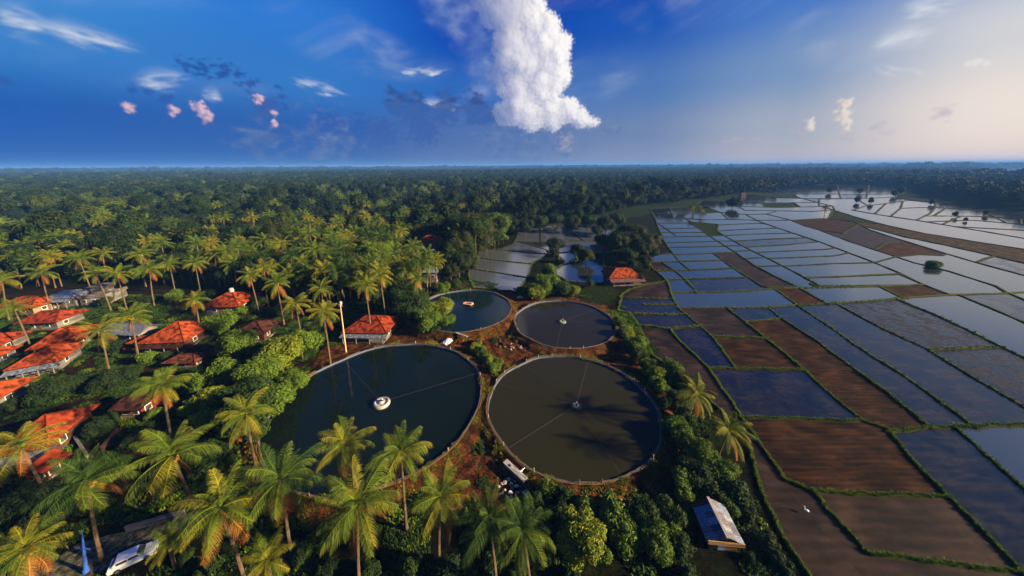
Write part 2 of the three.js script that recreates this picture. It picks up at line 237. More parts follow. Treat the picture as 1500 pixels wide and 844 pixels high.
sheet('village_ground', rough([[-207.88,-122.46], [-192.03,-131.23], [-117.77,-123.95], [-84.48,-112.16], [-50.31,-78.56], [-50.63,-58.58], [-47.47,-43.41], [-59.98,-37.21], [-69.63,-33.82]], 6, 2), .004, mVillage);
sheet('pond_yard', rough([[-46.32,-50.04], [-52.94,-79.89], [-50.5,-94.5], [-33.21,-95.19], [-31.14,-124.81], [-18.31,-135.02], [2.56,-119.29], [10.9,-121.97], [32.19,-118.84], [36.16,-97.12], [34.8,-66.54], [31.2,-51.02], [23.07,-39.16], [12.84,-37.74], [3.83,-38.28], [-1.22,-35.98], [-5.29,-37.85], [-11.57,-38.86], [-27.4,-41.57], [-40.45,-44.58]], 4, 1.2), .008, mLaterite);
sheet('concrete_lane', rough([[-60.46,-30.12], [-60.14,-32.84], [-59.31,-34.42], [-53.52,-35.91], [-48.21,-37.9], [-44.8,-36.94], [-50.35,-34.37], [-51.95,-32.57], [-51.93,-30.08]], 3, .35), .012, mConcrete);
sheet('grass_bank', rough([[32.27,-104.79], [38.36,-103.63], [40.17,-97.07], [37.47,-77.66], [34.64,-75.21], [32.57,-79.33], [31.78,-88.44]], 3, .5), .012, mGrass);
sheet('garden_terrace', rough([[24.11,-121.77], [40.52,-134.02], [43.45,-118.67], [32.14,-108.74], [25.72,-113.68]], 3, .4), .012, mGrass);
sheet('green_meadow', rough([[-.01,-230.17], [4.06,-265.22], [53.38,-290.73], [126.1,-379.73], [253.43,-475.89], [408.25,-574.33], [689.34,-796.42], [897.62,-906.18], [1031.98,-890.22], [831.78,-623.39], [604.39,-376.47], [495.09,-306.5], [567.81,-422.26], [698.7,-599.38], [580.3,-608.5], [340.95,-470.8], [192.37,-358.81], [141.74,-329.62], [99.22,-296.7], [48.17,-246.47]], 14, 3), .012, mGrass);

// ---------------------------------------------------------------- bunds and the fields between them
const bundLines = [
  // strip beside the hedge
  [[[40.37,-102.17], [40.25,-93.31], [38.69,-84.68], [37.68,-77.38], [40.47,-69.55], [43.94,-53.92], [42.39,-47.82], [38.78,-40.76], [36.9,-34.31], [36.55,-29.53], [36.9,-27.76]]],
  [[[48.84,-91.35], [48.38,-85.1], [48.79,-78.63], [49.16,-71.78], [47.92,-65.57], [47.09,-59.65], [46.02,-55.15], [45.76,-52.11], [44.95,-48.3], [44.6,-45.39], [44.11,-42.54], [45.52,-41.43], [46.95,-40.44], [46.47,-37.96], [46.48,-35.8], [46.61,-34.26], [46.52,-32.33], [50.46,-31.85], [55.53,-31.12], [63.44,-30.18]], 1],
  [[[46.69,-55.4], [58.01,-55.06], [69.19,-54.47]]], [[[47.02,-40.52], [56.03,-40.01], [66.14,-39.76]]],
  [[[76.46,-106.3], [75.46,-96.11], [74.44,-87.32], [73.41,-78.38], [72.14,-71.01], [71.13,-66.05], [70.38,-62.45], [69.72,-57.79], [69.53,-54.41], [71.94,-52.48], [71.47,-51.18], [68.54,-45.23], [66.94,-40.52], [65.99,-37.33], [64.57,-33.44], [63.44,-30.18]], 1],
  [[[71.27,-51.81], [75.16,-52.13], [80.63,-52.74], [88.4,-52.86], [99.67,-53.37]], 1], [[[85.41,-52.4], [83.93,-49.34], [82.6,-46.56], [79.89,-40.71]], 1],
  [[[91.19,-106.1], [88.99,-97.97], [88.36,-90.64], [87.58,-83.1], [86.33,-77.33], [84.79,-69.51], [83.65,-63.48], [82.02,-57.42], [80.63,-52.55]]],
  [[[107.85,-124.3], [102.9,-108.04], [101.93,-103.46], [98.97,-89.57], [96.4,-81.99], [94.84,-73.35], [94.24,-68.68], [91.62,-60.16], [89.14,-53.29]]],
  [[[118.58,-108.99], [116.13,-99.02], [114.35,-90.57], [113.89,-79.36], [110.78,-71.18], [108.6,-64.04], [106.79,-57.93]], 1],
  [[[145.3,-110.31], [142.03,-97.98], [138.79,-87.94], [135.47,-79.89], [133.97,-75.33]], 1], [[[172.98,-116.43], [168.4,-105.04], [163.68,-94.35]], 1], [[[194.67,-117.84], [191.14,-111.93]], 1],
  [[[58.51,-106.38], [67.45,-106.26], [76.46,-106.3], [89.48,-106.12], [102.9,-108.04], [119.24,-109.66], [132.66,-111.19], [146.9,-113.47], [160.49,-115.49], [174.23,-116.8], [187.14,-117.37], [201.74,-118.72]], 1],
  [[[63.64,-120.44], [75.67,-120.46], [90.04,-121.04], [109.03,-124.28], [128.51,-125.05], [152.59,-125.75], [173.13,-127.19]]], [[[131.54,-136.5], [155.85,-138.92], [178.88,-141.19]]], [[[152.59,-125.75], [150.22,-119.51], [147.99,-113.46]]],
  [[[118.58,-122.03], [115.02,-109.72]]], [[[131.09,-136], [128.11,-125.05]]],
  [[[69.32,-136.56], [66.76,-129.38], [63.6,-120.84], [60.88,-113.28], [59.2,-106.38], [59.21,-101.19], [59.29,-94.34], [59.27,-87.16], [57.79,-79.47], [55.7,-71.55]]],
  [[[40.21,-101.73], [50,-101.31], [59.36,-101.48]]], [[[39.68,-93.44], [44.37,-92.88], [48.43,-91.12], [53.12,-92.03], [58.83,-93.21]]], [[[59.07,-86.83], [65.99,-85.98], [73.22,-85.58]]], [[[49.17,-71.62], [55.98,-71.4], [63.5,-71.09], [72.03,-70.77]]], [[[76.83,-95.82], [83.06,-96.95], [89.12,-97.97]]],
  [[[113.67,-79.26], [123.46,-79.73], [135.75,-80.08]]],
  [[[40.32,-102.02], [37.11,-104.48], [43.29,-118.77], [48.31,-124.18], [57.7,-129.53], [68.27,-133.6]]], [[[47.85,-109.15], [59.63,-109.31]]], [[[44.79,-114.42], [60.98,-113.64]]],
  // middle distance
  [[[135.31,-298.71], [127.27,-278.21], [103.17,-212.95], [96.56,-192.11], [91.59,-174.81], [87.96,-160.21], [86.21,-148.19]]], [[[132.63,-281.95], [117.13,-226.35]]],
  [[[76.33,-180.05], [72.03,-163.28], [69.31,-150.4], [68.56,-135.23], [65.39,-126.07]]], [[[78.84,-160.4], [77.78,-141.21], [75,-126.78], [77.29,-135.17], [73.6,-122.32]]],
  [[[165.9,-303.93], [149.32,-249.5], [141.32,-224.12], [135.73,-203.23], [129.79,-179.86], [122.01,-153.81], [119.6,-138.37], [118.49,-126.61], [107.51,-125.38], [107.91,-123.88]]],
  [[[157.37,-241.9], [147.49,-207.27], [142.8,-188.02], [139.82,-173.13], [135.66,-153.55], [132.19,-139.19], [128.62,-126.44], [126.97,-129.54], [125.94,-124.87]]],
  [[[222.44,-286.96], [214.02,-257.26], [208.24,-232.92], [201.9,-205], [193.62,-179.1], [187.21,-159.57], [180.71,-142.6], [172.29,-125.74], [172.97,-127.19], [169.79,-116.86], [173.23,-116.62]]],
  [[[115.84,-177.51], [109.28,-152.07], [106.46,-137.57], [104.52,-126.83], [105.88,-124.33], [107.51,-123.88]]],
  [[[253.59,-287.52], [241.38,-259.79], [237.63,-243.1], [221.58,-204.49], [214.83,-183.81], [210.37,-169.13], [206.6,-157.84], [206.15,-143.91], [202.94,-133.91], [200.37,-125.29], [194.08,-117.85]]],
  [[[356.58,-353.57], [328.05,-300.64], [312.54,-267.42], [304.94,-244.72], [300.44,-226.99], [300.82,-214.77], [300.57,-203.33], [301.95,-182.86]], 1], [[[374.53,-352.77], [369.46,-329.33], [365.36,-307.74], [363.47,-284.44], [358.8,-262.98], [351.57,-231.54], [346.19,-211.17]], 1],
  [[[290.7,-265.23], [281,-239.39], [272.86,-216.99], [269.77,-192.96], [265.02,-171.97], [260.36,-156.23]], 1], [[[298.28,-276.24], [276.24,-242.53], [266.02,-222.19], [250.71,-187.69], [238.71,-159.34], [231.95,-138.05]], 1],
  [[[295.39,-295.51], [300.87,-276.15], [312.54,-267.42]]], [[[287.07,-295.82], [295.39,-295.51], [356.58,-353.57]]], [[[214.83,-183.81], [241.28,-200.57], [257.79,-204.43], [250.71,-187.69]]], [[[210.37,-169.13], [227.55,-172.79], [238.08,-170.99], [244.63,-174.01]]], [[[241.88,-157.13], [262.75,-169.53]]],
  [[[253.59,-287.52], [287.07,-295.82]]], [[[237.63,-243.1], [241.47,-229.22], [289.45,-265.27]]],
  [[[126.6,-276.69], [155.83,-277.23], [150.52,-249.47]]], [[[117.43,-251.76], [147.35,-254.71]]], [[[112.73,-237.39], [145.28,-236.44]]], [[[106.59,-221.53], [141.86,-224.11]]], [[[101.58,-204.09], [137.44,-207.53]]], [[[97.31,-192.09], [133.89,-194.3]]], [[[91.89,-175.76], [129.79,-179.86]]], [[[88.96,-162.94], [112.73,-163.86]]], [[[85.84,-148.2], [111.71,-150.08]]], [[[77.78,-135.86], [107,-137.36]]], [[[75.23,-175.16], [92.63,-178.68]]], [[[71.12,-161.09], [87.88,-162.4]]], [[[69.2,-147.58], [85.84,-148.2]]], [[[68.71,-134.83], [77.1,-135.87]]],
  [[[141.32,-224.12], [153.66,-225.33]]], [[[137.26,-208.87], [148.08,-208.15]]], [[[133.92,-195.08], [145.16,-196]]], [[[130.51,-182.24], [142.04,-184.43]]], [[[125.41,-167.35], [139.3,-169.14]]], [[[121.64,-153.32], [136.1,-154.55]]],
  [[[157.37,-241.9], [183.03,-247.22], [217.24,-250.58]]], [[[153.11,-225.34], [179.73,-229.9], [209.44,-232.33]]], [[[148.08,-208.15], [173.34,-212.97], [203.5,-217.41]]], [[[144.53,-191.73], [170,-196.19], [201.9,-205]]], [[[141.2,-179.61], [187.85,-185.51], [196.7,-188.97]]], [[[138.53,-167.07], [177.95,-171.36], [192.38,-177.46]]], [[[135.66,-153.55], [164.23,-157.36], [185.95,-158.79]]], [[[131.75,-137.13], [144.6,-137.32], [178.9,-140.47]]], [[[128.62,-126.44], [147.92,-126.83], [172.96,-126.78]]],
  [[[187.31,-158.22], [210.37,-169.13]]], [[[178.88,-141.19], [172.97,-127.19]]],
  // far terraces
  [[[161,-372.87], [192.08,-381.29], [234.44,-394.19], [272.81,-389.28], [317.61,-375.45], [388.88,-386.73]]], [[[269.47,-454.59], [294.35,-439.34], [335.92,-422.3], [419.45,-417.93]]], [[[223.41,-341.07], [239.07,-323.82], [261.22,-326.12], [254.29,-288.34]]], [[[223.41,-341.07], [200.97,-294.55]]], [[[236.37,-391.03], [223.41,-341.07]]],
  [[[275.43,-387.65], [259.87,-355.28], [288.44,-350.29], [323.76,-342.71], [356.58,-353.57]]], [[[394.15,-551.54], [403.6,-491.28], [425.1,-478.18], [479.78,-479.53]]], [[[448.43,-604.26], [471.02,-561.74], [548.84,-550.04]]], [[[521.46,-695.27], [549.94,-639.1], [629.77,-632.67]]], [[[548.52,-639.22], [445.05,-501.1], [404.51,-424.1], [388.88,-386.73], [355.84,-351.08]]],
  [[[135.31,-298.71], [164.94,-302.13], [178.47,-292.76], [206.55,-294.35], [223.67,-288.59], [254.29,-288.34]]], [[[161,-372.87], [135.31,-298.71]]], [[[188.93,-378.58], [153.43,-302.56]]], [[[146.75,-335.13], [167.13,-332.09], [189.52,-333.39], [221.98,-338.82]]], [[[223.55,-391.65], [172.84,-301.84]]], [[[163.28,-280.9], [176.27,-269.03], [157.37,-241.9]]], [[[173.46,-267.66], [213.87,-273.73], [217.53,-269.86]]], [[[223.67,-288.59], [237.54,-323.88]]], [[[264.99,-324.9], [291.71,-350.15]]],
  [[[269.47,-454.59], [223.55,-391.65]]], [[[272.81,-389.28], [302.02,-435.12]]], [[[300.16,-376.26], [332.02,-422.51]]], [[[343.84,-378.51], [374.71,-420.27]]], [[[394.15,-551.54], [294.35,-439.34]]], [[[521.46,-695.27], [394.15,-551.54]]], [[[521.46,-695.27], [629.59,-754.31], [793.56,-799.89], [861.38,-806.23], [859.89,-732.24], [648.66,-543.1]]], [[[446.37,-465.69], [520.63,-472.47], [583.49,-487.5]]], [[[526.91,-551.57], [585.45,-532.59], [648.66,-543.1], [583.49,-487.5], [550.67,-444.92]]], [[[604.85,-634.68], [708.65,-599.17]]], [[[804.24,-798.79], [486.47,-474.51]]], [[[863.08,-779.76], [522.75,-472.35]]],
  [[[550.67,-444.92], [545.62,-411.34], [530.54,-379.88], [517.89,-340.34], [519.42,-322.06]], 1], [[[373.67,-350.3], [426.22,-384.92], [525.11,-430.63], [550.67,-444.92]]], [[[370.51,-321.71], [480.34,-406.15]]], [[[366.08,-305.78], [442.57,-362.77], [528.99,-430.41]]], [[[363.47,-284.44], [423.42,-321.69], [488.04,-367.52], [545.62,-411.34]]], [[[442.57,-362.77], [468.78,-368.41], [488.88,-367.48], [502.76,-347.12], [514.58,-338.1]]], [[[408.2,-305.12], [496.29,-364.38]]], [[[400.65,-307.34], [430.37,-306.19], [451.93,-300.6], [457.95,-282.71]], 1], [[[358.8,-262.98], [433.19,-306.08]]], [[[361.97,-275.6], [412.17,-282.69], [423.75,-260.82]], 1], [[[486.57,-319.13], [420.55,-268.22]]], [[[453.65,-282.87], [420.97,-260.92]]], [[[357.63,-252.68], [387.13,-237.38]], 1], [[[449.16,-300.71], [510.16,-340.68]]], [[[355.84,-351.08], [373.04,-387.49], [446.37,-465.69]]], [[[505.5,-468.86], [432.88,-387.64]]],
  // the small fields by the upper ponds
  [[[-25.02,-180.01], [-15.21,-187.05], [-6.58,-191.86], [0.45,-202.95], [3.39,-222.07], [4.73,-263.98], [24.1,-268.54], [56.63,-272.85], [91.85,-278.04], [83.44,-255.82], [61.58,-210.56], [49.54,-188.6], [34.82,-183.31], [20.87,-178.3], [10.48,-161.25], [6.87,-138.97], [3.62,-128.38], [1.48,-122.69], [-7.8,-124.05], [-16.09,-126.85], [-19.67,-138.78], [-25.02,-180.01]]],
  [[[-21.72,-175.83], [-8.42,-166.64], [9.55,-159.86]]], [[[-20.7,-152.91], [-7.5,-146.48], [6.87,-138.97]]], [[[-9.44,-188.81], [20.87,-178.3]]], [[[2.65,-209.71], [26.37,-208.18], [39.86,-211.12], [61.58,-210.56]]], [[[24.1,-268.54], [19.38,-208.35]]], [[[20.87,-178.3], [20.99,-188.11], [4.8,-208.72]]], [[[40.87,-270.28], [45.22,-240.7], [48.56,-210.89]]], [[[26.37,-208.18], [20.87,-178.3]]], [[[22.91,-247.65], [33.69,-247.33], [40.87,-270.28]]],
  [[[17.52,-148.43], [25.07,-156.79], [35,-165.14], [48.96,-165.46], [40.08,-131.22], [32.5,-131.73], [24.51,-134.26], [17.52,-148.43]]], [[[27.22,-177.13], [25.07,-156.79]]], [[[37.47,-182.17], [35,-165.14]]],
];
const bundSeg = [];
(function fields() {
  const lines = bundLines.map(([p, ext]) => {
    p = p.map(q => [...q]);
    if (ext) { const n = p.length, [ax, az] = p[n - 2], [bx, bz] = p[n - 1], L = Math.hypot(bx - ax, bz - az), k = 40 + .35 * Math.hypot(bx, bz); p.push([bx + (bx - ax) / L * k, bz + (bz - az) / L * k]); }
    return p;
  });
  lines.push([[300, -20], [150, -8], [60, 5], [36.9,-27.76]]);                    // closes the fields outside the frame
  lines.push([[300, -20], [330, -140], [460, -230], [620, -300], [900, -420]]);
  const near = (x, z, skip, tol) => { let best = null, bd = tol; lines.forEach((l, li) => { if (li === skip) return; for (let i = 0; i + 1 < l.length; i++) { const [ax, az] = l[i], [bx, bz] = l[i + 1], dx = bx - ax, dz = bz - az, t = clamp(((x - ax) * dx + (z - az) * dz) / (dx * dx + dz * dz)), px = ax + t * dx, pz = az + t * dz, d = Math.hypot(px - x, pz - z); if (d < bd) { bd = d; best = [px, pz]; } } }); return best; };
  lines.forEach((l, li) => { for (const e of [0, l.length - 1]) { const [x, z] = l[e], b = near(x, z, li, 1.2 + .022 * Math.hypot(x, z)); if (b) { const j = e ? e - 1 : 1, dx = b[0] - l[j][0], dz = b[1] - l[j][1], L = Math.hypot(dx, dz) || 1; l[e] = [b[0] + dx / L * .15, b[1] + dz / L * .15]; } } });
  lines.forEach(l => bundSeg.push(l));
  const segs = []; lines.forEach(l => { for (let i = 0; i + 1 < l.length; i++) segs.push({ a: l[i], b: l[i + 1], t: [0, 1] }); });
  for (let i = 0; i < segs.length; i++) for (let j = i + 1; j < segs.length; j++) {
    const { a, b } = segs[i], { a: c, b: d } = segs[j], rx = b[0] - a[0], rz = b[1] - a[1], sx = d[0] - c[0], sz = d[1] - c[1], den = rx * sz - rz * sx; if (Math.abs(den) < 1e-9) continue;
    const t = ((c[0] - a[0]) * sz - (c[1] - a[1]) * sx) / den, u = ((c[0] - a[0]) * rz - (c[1] - a[1]) * rx) / den;
    if (t > -1e-6 && t < 1 + 1e-6 && u > -1e-6 && u < 1 + 1e-6) { segs[i].t.push(clamp(t)); segs[j].t.push(clamp(u)); }
  }
  const V = [], idx = (x, z) => { for (let i = 0; i < V.length; i++) if (Math.abs(V[i][0] - x) < .3 && Math.abs(V[i][1] - z) < .3) return i; V.push([x, z]); return V.length - 1; };
  const adj = new Map(), link = (i, j) => { if (i === j) return; if (!adj.has(i)) adj.set(i, new Set()); if (!adj.has(j)) adj.set(j, new Set()); adj.get(i).add(j); adj.get(j).add(i); };
  for (const s of segs) { s.t.sort((p, q) => p - q); let prev = -1; for (const t of s.t) { const k = idx(lerp(s.a[0], s.b[0], t), lerp(s.a[1], s.b[1], t)); if (prev >= 0) link(prev, k); prev = k; } }
  for (let go = true; go;) { go = false; for (const [i, s] of adj) if (s.size === 1) { const j = [...s][0]; adj.get(j).delete(i); adj.delete(i); go = true; } }
  const order = new Map(); for (const [i, s] of adj) order.set(i, [...s].sort((p, q) => Math.atan2(V[p][1] - V[i][1], V[p][0] - V[i][0]) - Math.atan2(V[q][1] - V[i][1], V[q][0] - V[i][0])));
  const seen = new Set(), faces = [];
  for (const [i, ns] of order) for (const j of ns) {
    if (seen.has(i + '_' + j)) continue; const f = []; let a = i, b = j, guard = 0;
    while (!seen.has(a + '_' + b) && guard++ < 4000) { seen.add(a + '_' + b); f.push(a); const o = order.get(b), k = o.indexOf(a), c = o[(k + o.length - 1) % o.length]; a = b; b = c; }
    const P = f.map(k => V[k]); let A = 0; P.forEach(([x, z], k) => { const [X, Z] = P[(k + 1) % P.length]; A += x * Z - X * z; }); A /= 2;
    if (A > 6 && A < 60000) faces.push([P, A]);
  }
  const seeds = [
    [[57.55,-47.21], 'plough'], [[64.38,-77.55], 'plough'], [[83.25,-87.45], 'plough'], [[110.02,-116.24], 'plough'], [[163.54,-120.31], 'plough'], [[52.03,-36.41], 'mud'], [[41.03,-82.59], 'mud'], [[67.52,-97.55], 'mud'], [[50.36,-81.49], 'dull'], [[83.35,-101.6], 'dull'], [[54.74,-63.22], 'dull'],
    [[115.47,-138.44], 'mud'], [[262.63,-266.16], 'plough'], [[256.41,-252.6], 'plough'], [[241.75,-218.83], 'mud'], [[231.66,-188.89], 'plough'], [[323.72,-245.38], 'water'], [[333.08,-218.81], 'water'], [[344.89,-309.5], 'water'], [[255.44,-171.24], 'water'], [[232.67,-149.71], 'water'], [[293.41,-221.43], 'tan'], [[289.92,-245.18], 'tan'], [[283.75,-178.76], 'tan'], [[118.7,-91.74], 'streak'], [[117.78,-70.34], 'streak'], [[69.76,-41.77], 'dull'], [[87.57,-47.01], 'water'], [[86.87,-68.38], 'dull'], [[99.34,-69], 'dull'],
    [[157.18,-252.45], 'grass'], [[305.32,-285.68], 'grass'], [[39.28,-35.52], 'strip'], [[37.39,-71.1], 'strip'], [[94.37,-196.04], 'grass'], [[59.72,-122.95], 'mud'], [[73.57,-153.99], 'mud'], [[36.56,-149.31], 'water'], [[-10.25,-130.5], 'silver'], [[-3.75,-152.59], 'silver'], [[0.35,-172.72], 'silver'], [[12.56,-232.75], 'silver'], [[12.81,-198.34], 'silver'], [[30.27,-221.34], 'silver'], [[49.49,-250.11], 'silver'], [[55.5,-231.54], 'silver'], [[41.53,-197.64], 'silver'], [[-15.17,-163.79], 'silver'], [[89.63,-130.16], 'dull'],
  ];
  const r = rng(5);
  for (const [P, A] of faces) {
    let type = null; for (const [[x, z], t] of seeds) if (inPoly(x, z, P)) { type = t; break; }
    const cx = P.reduce((s, p) => s + p[0], 0) / P.length, cz = P.reduce((s, p) => s + p[1], 0) / P.length, d = Math.hypot(cx, cz), q = r();
    type = type || (d < 125 ? (q < .75 ? 'dull' : 'water') : q < .93 ? 'water' : q < .98 ? 'dull' : 'grass');
    const ms = fieldMats[type]; sheet('paddy_field', P, .05, ms[Math.floor(r() * ms.length)]);
  }
  console.log('fields', faces.length);
})();
// each bund is a low earth bank, grassed on top; its tufts follow as ground cover
const tuftSpots = [];
bundSeg.forEach((l, li) => {
  const mb = new MB(), r = rng(900 + li), pts = [];
  for (let i = 0; i + 1 < l.length; i++) { const [ax, az] = l[i], [bx, bz] = l[i + 1], L = Math.hypot(bx - ax, bz - az), d = Math.hypot(ax, az), n = Math.max(1, Math.round(L / (d < 110 ? .9 : d < 220 ? 2.5 : 7))); for (let k = 0; k < n; k++) pts.push([lerp(ax, bx, k / n), lerp(az, bz, k / n)]); }
  pts.push(l[l.length - 1]);
  const ring = pts.map(([x, z], i) => {
    const a = pts[Math.max(0, i - 1)], b = pts[Math.min(pts.length - 1, i + 1)]; let tx = b[0] - a[0], tz = b[1] - a[1]; const L = Math.hypot(tx, tz) || 1; tx /= L; tz /= L;
    const d = Math.hypot(x, z), w = (d < 160 ? .19 : .30) * (1 + .4 * n2(x * .21, z * .21)) + .0004 * d, h = .30 + .12 * n2(x * .5, z * .5) + .0004 * d, o = .16 * n2(x * .35 + 9, z * .35);
    if (d < 190) { const m = d < 100 ? 10 : 4; for (let k = 0; k < m; k++) { const u = (r() - .5) * 1.2, v = (r() - .5) * w * 1.7 + o; tuftSpots.push([x + tx * u - tz * v, h * .8, z + tz * u + tx * v, d]); } }
    const at = (s, y) => [x - tz * (s + o), y, z + tx * (s + o)];
    return [at(-w * 2, 0), at(-w * .9, h * .85), at(0, h), at(w * .9, h * .85), at(w * 2, 0)];
  });
  for (let i = 0; i + 1 < ring.length; i++) for (let s = 0; s < 4; s++) {
    const g = .55 + .45 * n2(ring[i][2][0] * .3, ring[i][2][2] * .3), side = s === 0 || s === 3;
    const col = li > 27 ? (side ? [.018, .020, .008] : [.02 + .03 * g, .036 + .02 * g, .007]) : side ? [.026 + .012 * g, .03 + .012 * g, .009] : [.04 + .045 * g, .08 + .04 * g, .007];
    const a = ring[i][s], b = ring[i][s + 1], c = ring[i + 1][s + 1], d = ring[i + 1][s];
    mb.quad(a, b, c, d, col, [a, b, c, d].map(p => [p[0], p[2]]));
  }
  top(mesh('bund', mb.geo(), mBund), 'bund', null, null, null, 'structure');
});
console.log('bunds', bundSeg.length, tuftSpots.length);

// ---------------------------------------------------------------- fish ponds
const mLiner = M(C(.08, .11, .17), .6), mRim = M(C(.20, .17, .15), .85, { map: rep(greyTex, .5), bumpMap: rep(fineTex, 1), bumpScale: .04 }), mBamboo = M(C(.32, .17, .06), .7, { map: rep(noiseTex, 1, 3) });
const mRope = M(C(.09, .09, .085), .8), mWhite = M(C(.55, .54, .52), .6, { map: rep(greyTex, .3) }), mDark = M(C(.03, .03, .032), .5), mSteel = M(C(.45, .46, .48), .4, { metalness: .7 });
const ponds = [];
function pond(x, z, r, h, wc, label, rim, bermW) {
  const t = thing('fish_pond', label, 'fish pond', x, z, 0, 'round fish ponds'), N = 120, seed = x * .37;
  const rr = a => r * (1 + .018 * n2(Math.cos(a) * 1.3 + seed, Math.sin(a) * 1.3) + .004 * n2(Math.cos(a) * 9 + seed, Math.sin(a) * 9)), P = (a, d, y) => { const k = rr(a) + d; return [Math.cos(a) * k, y, Math.sin(a) * k]; };
  const disc = new MB(), berm = new MB(), wall = new MB(), liner = new MB();
  const ring = (mb, a, b, d0, y0, d1, y1) => mb.quad(P(a, d0, y0), P(b, d0, y0), P(b, d1, y1), P(a, d1, y1), null, [[a * r, d0], [b * r, d0], [b * r, d1 + y1], [a * r, d1 + y1]]);
  for (let i = 0; i < N; i++) {
    const a = i / N * 2 * Math.PI, b = (i + 1) / N * 2 * Math.PI, w = bermW * (1 + .25 * n2(Math.cos(a) * 2.2 + seed, Math.sin(a) * 2.2));
    const p = P(a, .02, h), q = P(b, .02, h); disc.tri([0, h, 0], q, p, null, [0, 0], [q[0], q[2]], [p[0], p[2]]);
    const y1 = h + .2;
    ring(berm, a, b, .25, h + .3, .9, y1); ring(berm, a, b, .9, y1, .9 + w * .5, y1 * .62); ring(berm, a, b, .9 + w * .5, y1 * .62, .9 + w, -.02);
    ring(wall, a, b, .02, h + .42, .3, h + .42); ring(wall, a, b, .3, h + .42, .32, h + .1);
    ring(liner, a, b, -.01, h - .15, .02, h + .419);
  }
  mesh('water', disc.geo(), wc, t); mesh('earth_bank', berm.geo(), mLaterite, t); mesh('rim_wall', wall.geo(), rim || mRim, t); mesh('pond_liner', liner.geo(), mLiner, t);
  const rd = rng(Math.round(r * 100)), n = Math.round(2 * Math.PI * r / 3.6);
  for (let i = 0; i < n; i++) {                                              // bamboo rails laid along the rim, pegged every few metres
    if (rd() < .3) continue; const a0 = i / n * 2 * Math.PI, a1 = a0 + (2 * Math.PI / n) * (.95 + .1 * rd()), d = .42 + rd() * .12, y = h + .42 + rd() * .05;
    mesh('bamboo_rail', tube([0, .33, .66, 1].map(s => P(lerp(a0, a1, s), d, y)), .07, 5, 6), mBamboo, t);
    if (rd() < .7) mesh('peg', cyl(.08, .09, .7 + .5 * rd(), ...P(a0, .25, h + .55), 6), rd() < .5 ? mBamboo : mWhite, t);
  }
  ponds.push([x, z, r]); return t;
}
const wDeep = water(C(.0035, .008, .006), .035, .006, { specularIntensity: .55 }), wBrown = water(C(.018, .018, .0065), .05, .006, { specularIntensity: .6 }), wBlue = water(C(.004, .012, .016), .04, .006, { specularIntensity: .8 }), wGrey = water(C(.015, .015, .008), .045, .006, { specularIntensity: .7 });
pond(-28.4, -61, 21.3, .6, wDeep, 'largest round fish pond, dark teal water, white float in its middle', null, 2.6);
pond(12.2, -58.6, 17.2, .6, wBrown, 'round fish pond with olive brown water and a small dark float', null, 2.2);
pond(-16.6, -102.9, 16.2, 1.8, wBlue, 'round fish pond with deep blue water and a pink raft, raised orange bank', null, 2.6);
pond(16.5, -94.7, 15.7, 1.0, wGrey, 'round fish pond with grey brown water beside the grassy terrace', null, 2.4);

function ropes(list, name, label) { for (const [a, b] of list) { const m = [(a[0] + b[0]) / 2, Math.min(a[1], b[1]) + .03, (a[2] + b[2]) / 2]; top(mesh('rope', tube([a, m, b], .012, 4, 12), mRope), 'mooring_rope', label, 'rope', 'mooring ropes of the floats'); } }
function floatRing(x, y, z, R, tubeR, mFloat, mHub, label, dome) {
  const t = thing('floating_aerator', label, 'aerator', x, z, .4, undefined, y);
  mesh('float_ring', new THREE.TorusGeometry(R, tubeR, 10, 28).rotateX(Math.PI / 2).translate(0, tubeR * .45, 0), mFloat, t);
  mesh('deck', new THREE.CylinderGeometry(R * .95, R, .12, 24).translate(0, tubeR * .8, 0), mHub, t);
  if (dome) mesh('motor_cover', new THREE.SphereGeometry(R * .55, 16, 8, 0, Math.PI * 2, 0, Math.PI / 2).scale(1, .8, 1).translate(0, tubeR * .8, 0), mFloat, t);
  const mo = mesh('motor', cyl(R * .2, R * .26, .7, R * .1, tubeR + .4, 0, 14), mDark, t); mesh('motor_cap', cyl(R * .14, R * .2, .18, R * .1, tubeR + .84, 0, 12), mSteel, mo);
  for (let k = 0; k < 4; k++) mesh('strut', box(R * .85, .07, .09, Math.cos(k * 1.571) * R * .5, tubeR * 1.1, Math.sin(k * 1.571) * R * .5, -k * 1.571), mSteel, t);
  return t;
}
const f1 = [-27.94,-59.26], f2 = [13.21,-58.14], f3 = [-15.71,-106.61], f4 = [15.99,-94.5];
floatRing(f1[0], .6, f1[1], 1.35, .42, mWhite, M(C(.45, .42, .40), .7), 'white domed float ring in the largest dark pond', true);
floatRing(f2[0], .6, f2[1], .85, .24, mDark, M(C(.42, .36, .22), .7), 'small black float ring in the olive brown pond');
floatRing(f4[0], 1, f4[1], .9, .26, M(C(.16, .24, .16), .6), M(C(.50, .45, .30), .7), 'small green float ring in the grey brown pond');
{ const t = thing('raft', 'pink and white flat raft floating on the blue pond', 'raft', f3[0], f3[1], -.35, undefined, 1.8);
  for (let k = 0; k < 5; k++) mesh('plank', box(4.0 - .4 * Math.abs(k - 2), .16, .38, 0, .34 + .02 * (k % 2), (k - 2) * .41), M(C(.62, .30 + .03 * k, .26), .8), t);
  for (const s of [-1.2, 1.2]) mesh('drum', cyl(.24, .24, 1.9, 0, 0, 0, 12).rotateX(Math.PI / 2).translate(s, .16, 0), mWhite, t);
  mesh('crate', box(.9, .5, .7, 1.1, .68, 0), mWhite, t); }
ropes([[[f1[0], 1.1, f1[1]], [-9.2, 1.1, -68.5]], [[f1[0], 1.1, f1[1]], [-44, 1.1, -74.6]]], 'rope', 'thin pale rope from the white float to the bank of the dark pond');
